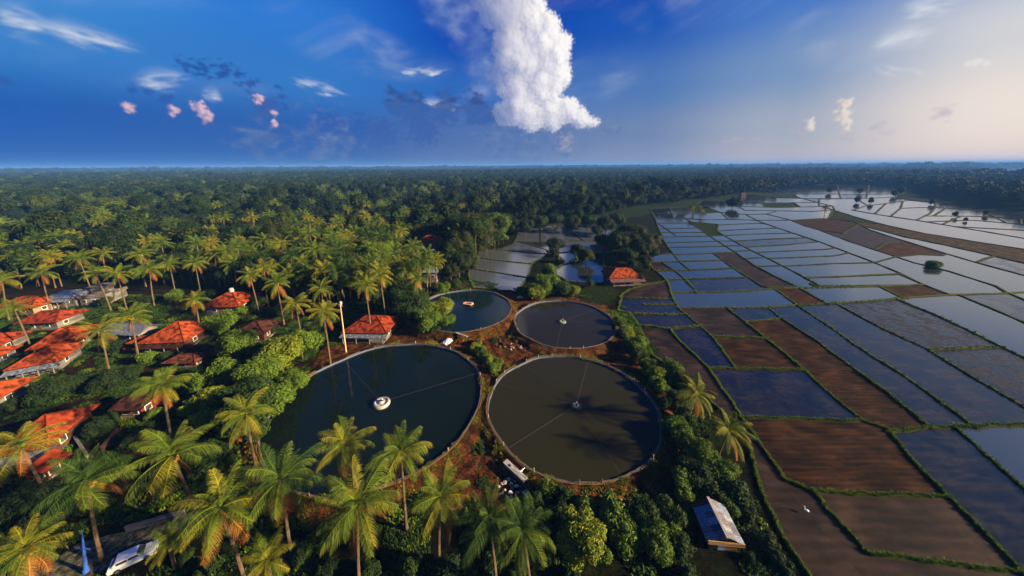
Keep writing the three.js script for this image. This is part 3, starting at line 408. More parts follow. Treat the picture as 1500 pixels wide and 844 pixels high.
ropes([[[f2[0], 1, f2[1]], [2.6, 1.1, -72.8]], [[f2[0], 1, f2[1]], [19.5, 1.1, -74]], [[f2[0], 1, f2[1]], [-3.9, 1.1, -65.3]], [[f2[0], 1, f2[1]], [-1, 1.1, -47.6]], [[f2[0], 1, f2[1]], [17.5, 1.1, -42.3]]], 'rope', 'thin pale rope from the black float to the bank of the brown pond');
ropes([[[f4[0], 1.4, f4[1]], [12, 1.5, -79.8]], [[f4[0], 1.4, f4[1]], [29.5, 1.5, -103]], [[f4[0], 1.4, f4[1]], [4.5, 1.5, -104.5]], [[f4[0], 1.4, f4[1]], [31.9, 1.5, -93]]], 'rope', 'thin pale rope from the green float to the bank of the grey pond');
ropes([[[f3[0], 2.3, f3[1]], [-13.2, 2.3, -118.6]], [[f3[0], 2.3, f3[1]], [-29.8, 2.3, -93.4]]], 'rope', 'thin pale rope from the pink raft to the bank of the blue pond');
// whitewashed sluice on the brown pond's rim, spoil around it
function span(a, b) { return { x: (a[0] + b[0]) / 2, z: (a[1] + b[1]) / 2, L: Math.hypot(b[0] - a[0], b[1] - a[1]), turn: -Math.atan2(b[1] - a[1], b[0] - a[0]) }; }
{ const s = span([-1.39,-45.22], [1.94,-41.81]), t = thing('sluice_box', 'white concrete sluice box on the rim of the brown pond', 'sluice', s.x, s.z, s.turn);
  mesh('slab', box(s.L, .18, .95, 0, 1.03, 0), mWhite, t); mesh('side_wall', box(s.L * .97, 1, .2, 0, .45, .33), mRim, t); mesh('side_wall', box(s.L * .97, 1, .2, 0, .45, -.33), mRim, t);
  mesh('hatch', box(.5, .05, .4, -s.L * .25, 1.14, .1), mDark, t);
  mesh('pipe', cyl(.2, .2, 1.2, 0, 0, 0, 14).rotateX(Math.PI / 2).translate(.6, .75, -.9), mSteel, t);
  const r = rng(31); for (let k = 0; k < 34; k++) { const q = .15 + r() * .28, m = mesh('stone', new THREE.DodecahedronGeometry(q, 0).scale(1, .7, 1.2), r() < .5 ? mWhite : mRim); m.position.set(s.x + (r() - .6) * 5.4, q * .4, s.z + 1.4 + (r() - .3) * 3.2); m.rotation.set(r() * 3, r() * 3, 0); top(m, 'stone', 'pale loose stone on the bare earth beside the white sluice', 'stone', 'stones by the sluice'); } }
// pale sheets and planks left between the ponds
function tarp(a, w, d, h, turn, mat, label) {
  const mb = new MB(), n = 8, f = (i, j) => [(i / n - .5) * w, .03 + h * Math.max(0, Math.cos((i / n - .5) * 2.6) * Math.cos((j / n - .5) * 2.6)) + .12 * (n2(i * .6 + a[0], j * .6) + .6), (j / n - .5) * d];
  for (let i = 0; i < n; i++) for (let j = 0; j < n; j++) mb.quad(f(i, j), f(i, j + 1), f(i + 1, j + 1), f(i + 1, j));
  const m = mesh('tarpaulin', mb.geo(), mat); m.position.set(a[0], .5, a[1]); m.rotation.y = turn; return top(m, 'tarpaulin', label, 'tarpaulin');
}
tarp([-18.49,-84.16], 2.4, 4.2, .8, -.5, M(C(.50, .50, .54), .7), 'grey tarpaulin heaped on the bank between the dark and blue ponds');
tarp([3,-115.42], 2.6, 1.6, .4, .2, M(C(.62, .40, .16), .8), 'ochre sheet on the corner between blue and grey ponds');
{ const s = span([-16.56,-85.87], [-12.85,-83.53]); top(Object.assign(mesh('plank', box(s.L, .16, .5)), { material: mWhite }), 'loose_plank', 'white plank laid on the rim of the blue pond', 'plank'); const o = scene.children.at(-1); o.position.set(s.x, 2.34, s.z); o.rotation.y = s.turn; }
{ const r = rng(77), spots = [[[-1.75,-83.14], 7, 5, 60], [[1.72,-81.34], 6, 2.5, 30], [[29.04,-57.94], 1.6, 4, 24], [[16.44,-78.19], 4, .8, 10], [[-10.9,-75.06], 1, 4, 16]];
  for (const [p, w, d, n] of spots) for (let k = 0; k < n * .5; k++) { const q = .12 + r() * .22, m = mesh('stone', new THREE.DodecahedronGeometry(q, 0).scale(1, .7, 1.3), r() < .3 ? mWhite : mLaterite); m.position.set(p[0] + (r() - .5) * w, q * .4 + .15, p[1] + (r() - .5) * d); m.rotation.set(r() * 3, r() * 3, 0); top(m, 'stone', 'small clod or stone on the red earth between the ponds', 'stone', 'clods between the ponds'); } }

// ---------------------------------------------------------------- houses
const tileTex = dataTex(512, (u, v) => { const row = (v * 16) % 1, c = (u * 20 + (Math.floor(v * 16) % 2) * .5) % 1, id = n2(Math.floor(u * 20 + (Math.floor(v * 16) % 2) * .5) % 20 * 3.7, Math.floor(v * 16) * 5.1); const k = (.90 + .05 * id + .3 * wrapN(u, v, 4, 6)) * (row < .12 ? .86 : 1), m = sstep(-.08, .42, wrapN(v, u, 3, 6)); return [k * lerp(1, .55, m), k * lerp(.95, .58, m), k * lerp(.92, .6, m)]; }, true);
const tileBump = dataTex(512, (u, v) => { const row = (v * 16) % 1, c = (u * 20) % 1; return .25 + .55 * row * row + .2 * Math.abs(Math.sin(c * Math.PI)); });
const roofM = (r, g, b) => M(C(r, g, b), .85, { map: rep(tileTex, 1 / 7.3), bumpMap: rep(tileBump, 1 / 5), bumpScale: .07 });
const roofs = { orange: roofM(.36, .072, .022), red: roofM(.27, .048, .02), brown: roofM(.15, .05, .03), dark: roofM(.075, .032, .024), metal: M(C(.34, .40, .50), .45, { metalness: .3, map: rep(greyTex, .2) }), slate: M(C(.20, .23, .30), .6, { map: rep(greyTex, .2) }), rust: M(C(.24, .10, .09), .7, { map: rep(greyTex, .2) }) };
const plaster = (r, g, b) => M(C(r, g, b), .9, { map: rep(greyTex, 1 / 6), bumpMap: rep(fineTex, 1 / 3), bumpScale: .02 });
const walls = { white: plaster(.24, .23, .22), blue: plaster(.28, .36, .48), cream: plaster(.34, .27, .18), brown: plaster(.10, .055, .04), grey: plaster(.24, .23, .22), red: plaster(.22, .04, .025) };
const mFrame = M(C(.6, .58, .54), .7), mPane = new THREE.MeshPhysicalMaterial({ color: C(.03, .04, .05), roughness: .08 }), mDoor = M(C(.14, .07, .035), .6);
function roofGeo(w, d, y0, rh, hip, th = .14) {                              // roof of real thickness; uv in metres along eave and slope
  const W = w / 2, D = d / 2, R = hip ? Math.max(.15, W - D * hip) : W, mb = new MB();
  const e = [[-W, y0, -D], [W, y0, -D], [W, y0, D], [-W, y0, D]], r0 = [-R, y0 + rh, 0], r1 = [R, y0 + rh, 0], S = Math.hypot(D, rh);
  const face = (pts, uv) => { for (let i = 1; i + 1 < pts.length; i++) { mb.tri(pts[0], pts[i], pts[i + 1], null, uv[0], uv[i], uv[i + 1]); const dn = p => [p[0], p[1] - th, p[2]]; mb.tri(dn(pts[0]), dn(pts[i + 1]), dn(pts[i])); } };
  face([e[3], e[2], r1, r0], [[-W, 0], [W, 0], [R, S], [-R, S]]); face([e[1], e[0], r0, r1], [[-W, 0], [W, 0], [R, S], [-R, S]]);
  if (hip) { const S2 = Math.hypot(W - R, rh); face([e[2], e[1], r1], [[-D, 0], [D, 0], [0, S2]]); face([e[0], e[3], r0], [[-D, 0], [D, 0], [0, S2]]); }
  const loop = hip ? e : [e[0], e[1], r1, e[2], e[3], r0];
  for (let i = 0; i < loop.length; i++) { const a = loop[i], b = loop[(i + 1) % loop.length]; mb.quad([a[0], a[1] - th, a[2]], a, b, [b[0], b[1] - th, b[2]]); mb.quad([a[0], a[1] - th, a[2]], [b[0], b[1] - th, b[2]], b, a); }
  return [mb.geo(), R];
}
function house(name, label, a, b, o) {
  const s = span(a, b), { d = 8, h = 3, rh = 2.2, hip = 1, wall = 'white', roof = 'orange', over = 1, win = 2, veranda = 0, group } = o, w = s.L, base = o.y || 0;
  const t = thing(name, label, 'house', s.x, s.z, s.turn + (o.twist || 0), group), ww = w - 2 * over, dd = d - 2 * over;
  mesh('plinth', box(ww + .3, .35, dd + .3, 0, .17, 0), walls.grey, t);
  const wl = mesh('wall', box(ww, h - .3, dd, 0, .3 + (h - .3) / 2, 0), walls[wall], t);
  const [rg, R] = roofGeo(w, d, h - .12, rh, hip), rf = mesh('roof', rg, roofs[roof], t);
  if (!hip) for (const k of [-1, 1]) { const g = new MB(); g.tri([k * ww / 2, h - .1, -dd / 2], [k * ww / 2, h - .1, dd / 2], [k * ww / 2, h - .1 + rh * .9, 0]); mesh('gable', g.geo(), walls[wall], wl); }
  if (!['metal', 'slate', 'rust'].includes(roof)) {
    mesh('ridge_cap', cyl(.16, .16, 2 * R, 0, 0, 0, 8).rotateZ(Math.PI / 2).translate(0, h - .08 + rh, 0), roofs[roof], rf);
    if (hip) for (const [sx, sz] of [[1, 1], [1, -1], [-1, 1], [-1, -1]]) mesh('ridge_cap', tube([[sx * R, h - .08 + rh, 0], [sx * (R + w / 2) / 2, h - .1 + rh / 2, sz * d / 4], [sx * w / 2, h - .06, sz * d / 2]], .12, 6, 4), roofs[roof], rf);
  }
  for (const sz of [1, -1]) for (let k = 0; k < win; k++) {
    const x = ((k + .5) / win - .5) * ww * .86, f = mesh('window', box(1.5, 1.3, .1, x, h * .55, sz * (dd / 2 + .03)), mFrame, wl); mesh('pane', box(1.25, 1.05, .06, x, h * .55, sz * (dd / 2 + .07)), mPane, f);
  }
  for (const sx of [1, -1]) { const f = mesh('window', box(.1, 1.3, 1.3, sx * (ww / 2 + .03), h * .55, dd * .18), mFrame, wl); mesh('pane', box(.06, 1.05, 1.05, sx * (ww / 2 + .07), h * .55, dd * .18), mPane, f); }
  const dr = mesh('door', box(1, 2.1, .1, 0, 1.35, dd / 2 + .04), mDoor, wl); mesh('handle', box(.06, .16, .06, .36, 1.3, dd / 2 + .12), mSteel, dr);
  if (veranda) {
    const vz = d / 2 + veranda / 2 - .2, v = new MB(), y0 = h - .35, y1 = h - 1.0; mesh('veranda_floor', box(ww, .3, veranda, 0, .15, dd / 2 + veranda / 2), walls.grey, t);
    v.quad([-w / 2, y1, d / 2 + veranda - .1], [w / 2, y1, d / 2 + veranda - .1], [w / 2, y0, d / 2 - over], [-w / 2, y0, d / 2 - over], null, [[0, 0], [w, 0], [w, 2], [0, 2]]); mesh('veranda_roof', v.geo(), roofs[o.vroof || roof], t);
    for (let k = 0; k < 4; k++) mesh('post', cyl(.11, .13, y1 - .1, (k / 3 - .5) * ww, (y1 - .1) / 2 + .1, d / 2 + veranda - .3, 10), walls[o.post || 'white'], t);
  }
  if (o.tank) { const tk = mesh('water_tank', cyl(.75, .75, 1.2, R * .4, h + rh + .45, -.2, 16), mWhite, t); mesh('tank_lid', cyl(.3, .72, .22, R * .4, h + rh + 1.16, -.2, 16), mWhite, tk); }
  return t;
}
const GV = 'tiled houses of the village';
house('village_house', 'orange tiled house behind the white roofed house, weathered dark patch on its slope', [-181.17,-109.15], [-165.45,-107.74], { d: 10, roof: 'orange', wall: 'cream', group: GV });
house('village_house', 'red brown tiled house with a white gable end, next to long twin roofs', [-155.05,-95.86], [-143.53,-97.08], { d: 9, roof: 'red', wall: 'white', hip: .7, group: GV });
house('village_house', 'long orange tiled house, upper of the two joined long roofs', [-132,-81.02], [-124.04,-86.57], { d: 11, rh: 3, roof: 'orange', wall: 'white', win: 3, group: GV });
house('village_house', 'long orange tiled house with white walls, lower of the two joined long roofs', [-124.3,-72.61], [-116.27,-77.05], { d: 10, rh: 2.6, h: 2.8, roof: 'orange', wall: 'white', win: 4, veranda: 1.6, vroof: 'metal', group: GV });
house('white_house', 'white house with pale blue metal hip roof below tall palms', [-170.55,-112.89], [-161.06,-114.25], { d: 9, h: 4, rh: 1.6, roof: 'metal', wall: 'white', hip: .6, veranda: 1.8 });
{ const s = span([-160.9,-112.14], [-153.09,-113.76]), t = thing('terrace_building', 'white two storey block with open roof terrace beside the blue roof', 'house', s.x, s.z - 3, s.turn);
  mesh('wall', box(s.L, 3, 8, 0, 1.5, 0), walls.white, t); const tr = mesh('terrace_slab', box(s.L + .8, .2, 8.8, 0, 3.1, 0), walls.grey, t);
  mesh('parapet', box(s.L + .8, .9, .15, 0, 3.65, 4.3), walls.white, tr); mesh('parapet', box(.15, .9, 8.4, s.L / 2 + .3, 3.65, 0), walls.white, tr);
  mesh('upper_wall', box(s.L * .5, 2.6, 4, -s.L * .2, 4.5, -1.8), walls.white, t); mesh('upper_roof', box(s.L * .62, .16, 5, -s.L * .2, 5.9, -1.6), walls.grey, t);
  for (let k = 0; k < 3; k++) { const f = mesh('window', box(1.3, 1.2, .1, (k - 1) * 2.8, 1.7, 4.03), mFrame, t); mesh('pane', box(1.05, .95, .06, (k - 1) * 2.8, 1.7, 4.07), mPane, f); } }
house('village_house', 'orange hip roofed house with dark walls, beside the pale leafy trees', [-103.07,-85.3], [-90.86,-86.27], { d: 12, h: 3.2, rh: 3.4, roof: 'orange', wall: 'brown', veranda: 1.5, vroof: 'dark', group: GV });
house('village_house', 'orange pyramid roofed house with a white tank, at the edge of the forest', [-107.5,-107.69], [-94.39,-108.7], { d: 12, h: 3.4, rh: 3.2, roof: 'orange', wall: 'grey', tank: 1, group: GV });
house('village_house', 'dark brown tiled house half hidden below the pale leafy trees', [-81.54,-88.03], [-72.16,-89.1], { d: 9, roof: 'dark', wall: 'brown', group: GV });
house('village_shed', 'small orange roofed shed with a white wall between two palms', [-107.62,-83.1], [-101.94,-83.46], { d: 4.5, h: 2.4, rh: 1, roof: 'orange', wall: 'white', win: 1 });
house('village_house', 'long low house with blue grey metal roof behind the palms', [-122.52,-89.48], [-108.12,-87.9], { d: 7, h: 2.8, rh: 1.4, roof: 'slate', wall: 'grey', hip: 0 });
house('village_shed', 'low dark red tiled shed in front of the orange hip roofed house', [-88.64,-74.79], [-80.25,-74.96], { d: 5, h: 1.9, rh: 1, roof: 'brown', wall: 'red', win: 1 });
house('village_house', 'red tiled house at the edge of the village, behind the long twin roofs', [-146.25,-81.18], [-140.9,-83.17], { d: 9, roof: 'red', wall: 'white', group: GV });
house('village_house', 'low orange tiled house before the red one at the village edge', [-138,-75.62], [-133.57,-77.37], { d: 6, h: 2.6, rh: 1.6, roof: 'orange', wall: 'blue', group: GV });
house('village_house', 'orange tiled house with a pale wall, beside the round dark shrub', [-114.47,-60.29], [-108.65,-62.08], { d: 8, roof: 'orange', wall: 'white', group: GV });
house('village_house', 'brown red tiled house with a blue framed porch, among dark shrubs', [-88.2,-48.96], [-81.69,-51.39], { d: 11, h: 3.4, rh: 3, roof: 'red', wall: 'brown', veranda: 1.8, vroof: 'slate', post: 'blue', group: GV });
house('village_shed', 'narrow red roofed outbuilding in front of the brown red house', [-77.59,-42.06], [-77.93,-45.81], { d: 5, h: 2.4, rh: 1.2, roof: 'red', wall: 'red', win: 1, hip: 0 });
house('village_shed', 'low shed with dark red walls behind the single bright palm', [-81.23,-58.46], [-74.87,-58.58], { d: 6, h: 2.6, rh: .9, roof: 'dark', wall: 'red', win: 2, hip: 0 });
house('pond_house', 'old patched tile roofed house on the bank of the largest pond', [-49.6,-90.42], [-35.98,-89.81], { d: 10.5, h: 3, rh: 3, roof: 'red', wall: 'grey', veranda: 1.4, vroof: 'slate', tank: 0 });
house('forest_house', 'house with bright red roof among the trees above the blue pond', [-56.1,-186.12], [-42.59,-187.57], { d: 11, h: 7, rh: 3, roof: 'orange', wall: 'white' });
house('forest_house', 'white walled house showing through trees above the blue pond', [-39.13,-136.73], [-32.09,-136.6], { d: 8, h: 5, rh: 1.2, roof: 'metal', wall: 'white', hip: 0 });
house('field_house', 'house with layered red roofs between the small pond and the paddies', [40.79,-134.49], [55.82,-136.05], { d: 10, h: 3, rh: 2.8, roof: 'orange', wall: 'red', veranda: 3, vroof: 'rust' });
house('field_shed', 'shed with dull mauve roof under the tall dark trees', [46.52,-182.91], [59.38,-184.24], { d: 9, h: 3, rh: 1.6, roof: 'rust', wall: 'grey', hip: 0 });
house('far_house', 'small white house in a clearing of the distant forest', [43.1,-804.65], [66.61,-802.16], { d: 16, h: 6, rh: 4, roof: 'metal', wall: 'white' });
house('far_house', 'narrow pale house among trees behind the small fields', [93.14,-455.12], [101.73,-454.6], { d: 9, h: 8, rh: 2, roof: 'metal', wall: 'white' });
house('far_house', 'low cream house by the green clearing behind the small fields', [22.94,-380.23], [43.87,-385.93], { d: 10, h: 3.4, rh: 2, roof: 'brown', wall: 'cream' });
house('far_house', 'tiny pink walled house at the far end of the paddies', [364.21,-515.01], [373.59,-514.37], { d: 10, h: 4, rh: 2, roof: 'orange', wall: 'cream' });

// ---------------------------------------------------------------- tin roofed hut by the hedge
{ const a = [28.21,-37.47], b = [27.68,-32.47], s = span(a, b), L = s.L, t = thing('tin_hut', 'hut with a patched corrugated tin roof beside the hedge', 'hut', s.x, s.z, s.turn), w = 4.2, h = 1.7, rh = 1.0;
  mesh('wall', box(L - .8, h, w - .7, 0, h / 2, 0), plaster(.30, .16, .08), t);
  const r = rng(61), tints = [[.36, .42, .56], [.20, .24, .34], [.50, .54, .64], [.13, .15, .22], [.30, .28, .34], [.34, .40, .58]].map(c => M(C(...c), .6, { metalness: .1, map: rep(greyTex, .7) }));
  const rust = M(C(.36, .13, .05), .8, { map: rep(soilTex, .7) });
  const sheetGeo = (len, wid) => { const mb = new MB(), n = 22, f = (i, v) => [(i / n - .5) * len, .028 * Math.cos(i * Math.PI / 1.0), v * wid]; for (let i = 0; i < n; i++) for (const [p, q] of [[0, .5], [.5, 1]]) mb.quad(f(i, p), f(i, q), f(i + 1, q), f(i + 1, p), null, [[i / n, p], [i / n, q], [(i + 1) / n, q], [(i + 1) / n, p]]); return mb.geo(); };
  for (const side of [1, -1]) for (let rowi = 0; rowi < 2; rowi++) for (let k = 0; k < 6; k++) {
    const sl = Math.hypot(w / 2 + .2, rh), m = mesh('roof_sheet', sheetGeo(L / 6 + .12, sl * .54), k === 0 && side > 0 ? rust : tints[Math.floor(r() * 6)], t), ang = Math.atan2(rh, w / 2 + .2);
    m.position.set((k + .5) / 6 * L - L / 2, h + rh + .02 - rowi * Math.sin(ang) * sl * .48 + (1 - rowi) * .04 + (k % 2) * .02, side * rowi * Math.cos(ang) * sl * .48); m.rotation.set(side > 0 ? ang : Math.PI - ang, (r() - .5) * .05, (r() - .5) * .03); if (side < 0) m.rotation.set(-ang, Math.PI + (r() - .5) * .05, (r() - .5) * .03);
  }
  mesh('ridge_cap', box(L + .3, .08, .34, 0, h + rh + .1, 0), mWhite, t);
  const g = new MB(); for (const k of [-1, 1]) { const x = k * (L / 2 - .35); g.tri([x, h, -w / 2 + .2], [x, h, w / 2 - .2], [x, h + rh - .1, 0]); } mesh('gable', g.geo(), plaster(.55, .32, .13), t);
  mesh('fascia', box(.12, .55, w + .3, L / 2 + .06, h - .02, 0), plaster(.62, .38, .15), t);
  mesh('door', box(.08, 1.7, .9, L / 2 - .34, .9, .3), walls.blue, t); }

// ---------------------------------------------------------------- small things
{ const p = [-54.2,-30.91], t = thing('blue_post', 'tall blue painted post leaning beside the concrete lane', 'post', p[0], p[1]), mb = M(C(.03, .10, .42), .5);
  mesh('shaft', cyl(.06, .22, 6.4, 0, 3.2, 0, 14), mb, t); mesh('collar', cyl(.28, .32, .5, 0, .25, 0, 14), mb, t); mesh('cross_arm', box(1.5, .12, .12, 0, 3.9, 0), mb, t); mesh('tip', new THREE.ConeGeometry(.07, .5, 10).translate(0, 6.6, 0), mb, t); t.rotation.z = -.2; }
{ const p = [-49.35,-32.11], t = thing('parked_car', 'white car parked beside the concrete lane, half under a palm', 'car', p[0], p[1], .62);
  const prof = (pts, d, bev) => { const sh = new THREE.Shape(pts.map(q => new THREE.Vector2(...q))); return new THREE.ExtrudeGeometry(sh, { depth: d, bevelEnabled: true, bevelSize: bev, bevelThickness: bev, bevelSegments: 2, steps: 1 }).translate(0, 0, -d / 2); };
  const mCar = new THREE.MeshPhysicalMaterial({ color: C(.78, .79, .80), roughness: .3, clearcoat: .8, clearcoatRoughness: .1 });
  mesh('body', prof([[-2.05, .35], [2.05, .35], [2.1, .62], [2.0, .85], [1.1, .95], [-1.95, 1.0], [-2.1, .7]], 1.5, .07), mCar, t);
  const cab = mesh('cabin', prof([[-1.75, 1.0], [1.0, .97], [.35, 1.42], [-1.35, 1.46]], 1.28, .06), mCar, t);
  const win = (pts) => { const g = new MB(); g.quad(...pts); return g.geo(); };
  mesh('windscreen', win([[1.02, 1.06, .58], [1.02, 1.06, -.58], [.48, 1.44, -.52], [.48, 1.44, .52]].map(q => [q[0] + .03, q[1] + .03, q[2]])), mPane, cab); mesh('rear_window', win([[-1.80, 1.08, -.58], [-1.80, 1.08, .58], [-1.45, 1.46, .52], [-1.45, 1.46, -.52]].map(q => [q[0] - .05, q[1], q[2]])), mPane, cab);
  for (const k of [-1, 1]) for (const [x0, x1] of [[-1.3, -.35], [-.25, .6]]) mesh('side_window', box(x1 - x0, .3, .04, (x0 + x1) / 2, 1.22, k * .71), mPane, cab);
  for (const x of [-1.3, 1.3]) for (const k of [-1, 1]) { const w = mesh('wheel', new THREE.CylinderGeometry(.32, .32, .2, 18).rotateX(Math.PI / 2).translate(x, .32, k * .76), mDark, t); mesh('rim', new THREE.CylinderGeometry(.18, .18, .04, 14).rotateX(Math.PI / 2).translate(x, .32, k * .87), mSteel, w); }
  for (const k of [-1, 1]) { mesh('headlight', box(.06, .14, .34, 2.14, .72, k * .55), mPane, t); mesh('tail_light', box(.06, .16, .3, -2.14, .78, k * .55), M(C(.3, .01, .01), .3), t); } }
{ const p = [-45.93,-79.82], t = thing('utility_pole', 'slim pale pole with white insulators on the bank of the largest pond', 'pole', p[0], p[1]);
  mesh('shaft', cyl(.13, .2, 14, 0, 7, 0, 10), M(C(.55, .36, .2), .8), t); const c = mesh('cap', cyl(.5, .35, .55, 0, 14, 0, 12), mWhite, t); mesh('insulator', cyl(.3, .42, .5, .15, 14.7, 0, 12), mWhite, c); mesh('bracket', box(1.3, .12, .12, 0, 13.5, 0), mSteel, t); }
{ const p = [7.49,-115.87], t = thing('marker_post', 'short yellow post at the corner of the grey brown pond', 'post', p[0], p[1]); mesh('shaft', cyl(.3, .42, 2.4, 0, 1.2, 0, 10), M(C(.62, .44, .08), .8), t); mesh('cap', new THREE.SphereGeometry(.4, 12, 8).translate(0, 2.5, 0), M(C(.62, .48, .12), .8), t); }
{ // egret: body, neck and head in one skin; bill and legs are parts
  const p = [42.73,-37.39], t = thing('egret', 'white egret standing alone on the bare mud strip', 'bird', p[0], p[1], 2.4), mW = M(C(.85, .85, .82), .8), S = 1.0;
  const pts = [[-.34, .50, .02], [-.22, .56, .09], [-.05, .60, .135], [.10, .62, .12], [.19, .68, .07], [.21, .78, .042], [.17, .88, .036], [.17, .97, .034], [.22, 1.04, .04], [.29, 1.05, .045], [.35, 1.04, .015]].map(q => q.map(v => v * S));
  const cv = new THREE.CatmullRomCurve3(pts.map(q => new THREE.Vector3(q[0], q[1], 0))), g = new THREE.TubeGeometry(cv, 40, 1, 10), pos = g.attributes.position;
  for (let i = 0; i <= 40; i++) { const f = i / 40 * (pts.length - 1), k = Math.min(pts.length - 2, Math.floor(f)), R = lerp(pts[k][2], pts[k + 1][2], f - k), c = cv.getPointAt(i / 40); for (let j = 0; j <= 10; j++) { const n = i * 11 + j; pos.setXYZ(n, c.x + (pos.getX(n) - c.x) * R, c.y + (pos.getY(n) - c.y) * R, c.z + (pos.getZ(n) - c.z) * R); } }
  g.computeVertexNormals(); mesh('body', g, mW, t);
  mesh('bill', new THREE.ConeGeometry(.02 * S, .17 * S, 8).rotateZ(-Math.PI / 2).translate(.43 * S, 1.04 * S, 0), M(C(.6, .4, .05), .5), t); mesh('wing', new THREE.SphereGeometry(.13 * S, 12, 8).scale(2.0, .75, .35).translate(-.09 * S, .59 * S, .1 * S), mW, t); mesh('wing', new THREE.SphereGeometry(.13 * S, 12, 8).scale(2.0, .75, .35).translate(-.09 * S, .59 * S, -.1 * S), mW, t);
  for (const k of [-1, 1]) mesh('leg', tube([[0, .52 * S, k * .04], [.02, .27 * S, k * .05], [0, 0, k * .05]], .012 * S, 5, 6), mDark, t); }
function wallRun(label, a, b, h, m) { const s = span(a, b), t = thing('boundary_wall', label, 'wall', s.x, s.z, s.turn); mesh('wall_body', box(s.L, h, .25, 0, h / 2, 0), walls[m], t); mesh('coping', box(s.L + .1, .1, .36, 0, h + .05, 0), walls[m], t); }
wallRun('low red boundary wall before the small orange shed', [-107.93,-80.5], [-100.26,-81.38], 1.2, 'red');
wallRun('low red boundary wall beside the dark red shed', [-95.15,-80.66], [-86.51,-81.82], 1.2, 'red');
wallRun('low brown boundary wall along the village path by the shrubs', [-74,-48.48], [-76.61,-53.35], 1.1, 'brown');
wallRun('low pale kerb wall along the concrete lane', [-54.45,-35.47], [-48.3,-37.65], .8, 'grey');
wallRun('low grey wall in front of the brown red house porch', [-81.97,-50.86], [-74.2,-46.7], 1, 'grey');
console.log('things built');

// ---------------------------------------------------------------- vegetation
const leafM = (r, g, b, tr = .25) => new THREE.MeshPhysicalMaterial({ color: C(r, g, b), roughness: .75, vertexColors: true, transmission: tr, thickness: 0, specularIntensity: .35 });
const mBark = M(C(.22, .15, .10), .95, { map: rep(soilTex, 1, 2), bumpMap: rep(fineTex, 2, 4), bumpScale: .05 }), mPalmBark = M(C(.24, .17, .11), .9, { map: rep(noiseTex, 1, 6), bumpMap: rep(noiseTex, 1, 8), bumpScale: .04 });
const frondMats = { green: leafM(.078, .142, .009), deep: leafM(.028, .074, .007), gold: leafM(.155, .185, .010), dry: leafM(.22, .105, .019) };
// a palm frond along +x: arched midrib, leaflets in two ranks; e0 and e1 are the midrib's slope at base and tip
function frondGeo(seed, L, e0, e1, n, wide, mb = new MB(), place = null) {
  const r = rng(seed), P = place || (p => p), K = 12, mid = []; let x = 0, y = 0, zc = 0; const sway = (r() - .5) * .5;
  for (let i = 0; i <= K; i++) { const e = rad(lerp(e0, e1, Math.pow(i / K, 1.25))); mid.push([x, y, zc]); x += Math.cos(e) * L / K; y += Math.sin(e) * L / K; zc += sway * i / K * L / K; }
  const at = t => { const f = t * K, k = Math.min(K - 1, Math.floor(f)), u = f - k; return [0, 1, 2].map(q => lerp(mid[k][q], mid[k + 1][q], u)); };
  const rib = [1.5, 1.3, .6];
  for (let i = 0; i < K; i++) { const w0 = .075 * (1 - i / K) + .015, w1 = .075 * (1 - (i + 1) / K) + .015, a = mid[i], b = mid[i + 1]; mb.quad(P([a[0], a[1], a[2] - w0]), P([a[0], a[1], a[2] + w0]), P([b[0], b[1], b[2] + w1]), P([b[0], b[1], b[2] - w1]), rib); mb.quad(P([a[0], a[1] - w0, a[2]]), P([a[0], a[1] + w0, a[2]]), P([b[0], b[1] + w1, b[2]]), P([b[0], b[1] - w1, b[2]]), rib); }
  for (let i = 0; i < n; i++) for (const s of [-1, 1]) {
    const t = .12 + .88 * (i + r() * .6) / n, a = at(t), b = at(Math.min(1, t + wide / L)), len = L * .27 * Math.pow(Math.sin(Math.PI * clamp(.12 + t * .80)), .7) * (.85 + .3 * r());
    const fw = .45 + .5 * t, dr = .30 + .35 * r() + .25 * t, sl = rad(lerp(e0, e1, t));
    const dx = Math.cos(sl) * fw, dy = Math.sin(sl) * fw - dr * .35, dz = s * (1 - .35 * t), l = Math.hypot(dx, dy, dz), m = [0, 1, 2].map(q => a[q] + [dx, dy, dz][q] / l * len * .55), e = [m[0] + dx / l * len * .42, m[1] + (dy - dr * 1.1) / l * len * .5, m[2] + dz / l * len * .38];
    const k = .5 + .8 * r(), col = [k * (1 + .6 * t * r()), k, k * .9], m2 = [m[0] + (b[0] - a[0]) * .9, m[1] + (b[1] - a[1]) * .9, m[2] + (b[2] - a[2]) * .9];
    mb.quad(P(a), P(b), P(m2), P(m), col); mb.tri(P(m), P(m2), P(e), col);
  }
  return mb;
}
const FR = { up: [78, 28], high: [52, -18], mid: [24, -52], low: [-8, -74], hang: [-48, -88] };
const frondSet = {}; for (const k in FR) frondSet[k] = [0, 1, 2].map(v => frondGeo(100 + v * 7 + k.length * 31, 5.3 - .25 * v + (k === 'up' ? -.5 : 0), FR[k][0] + (v - 1) * 7, FR[k][1] + (v - 1) * 8, 36, .06).geo());
const nutGeo = new THREE.SphereGeometry(.19, 8, 6).scale(1, 1.2, 1), mNut = M(C(.22, .22, .04), .6), mNutO = M(C(.42, .22, .04), .6);
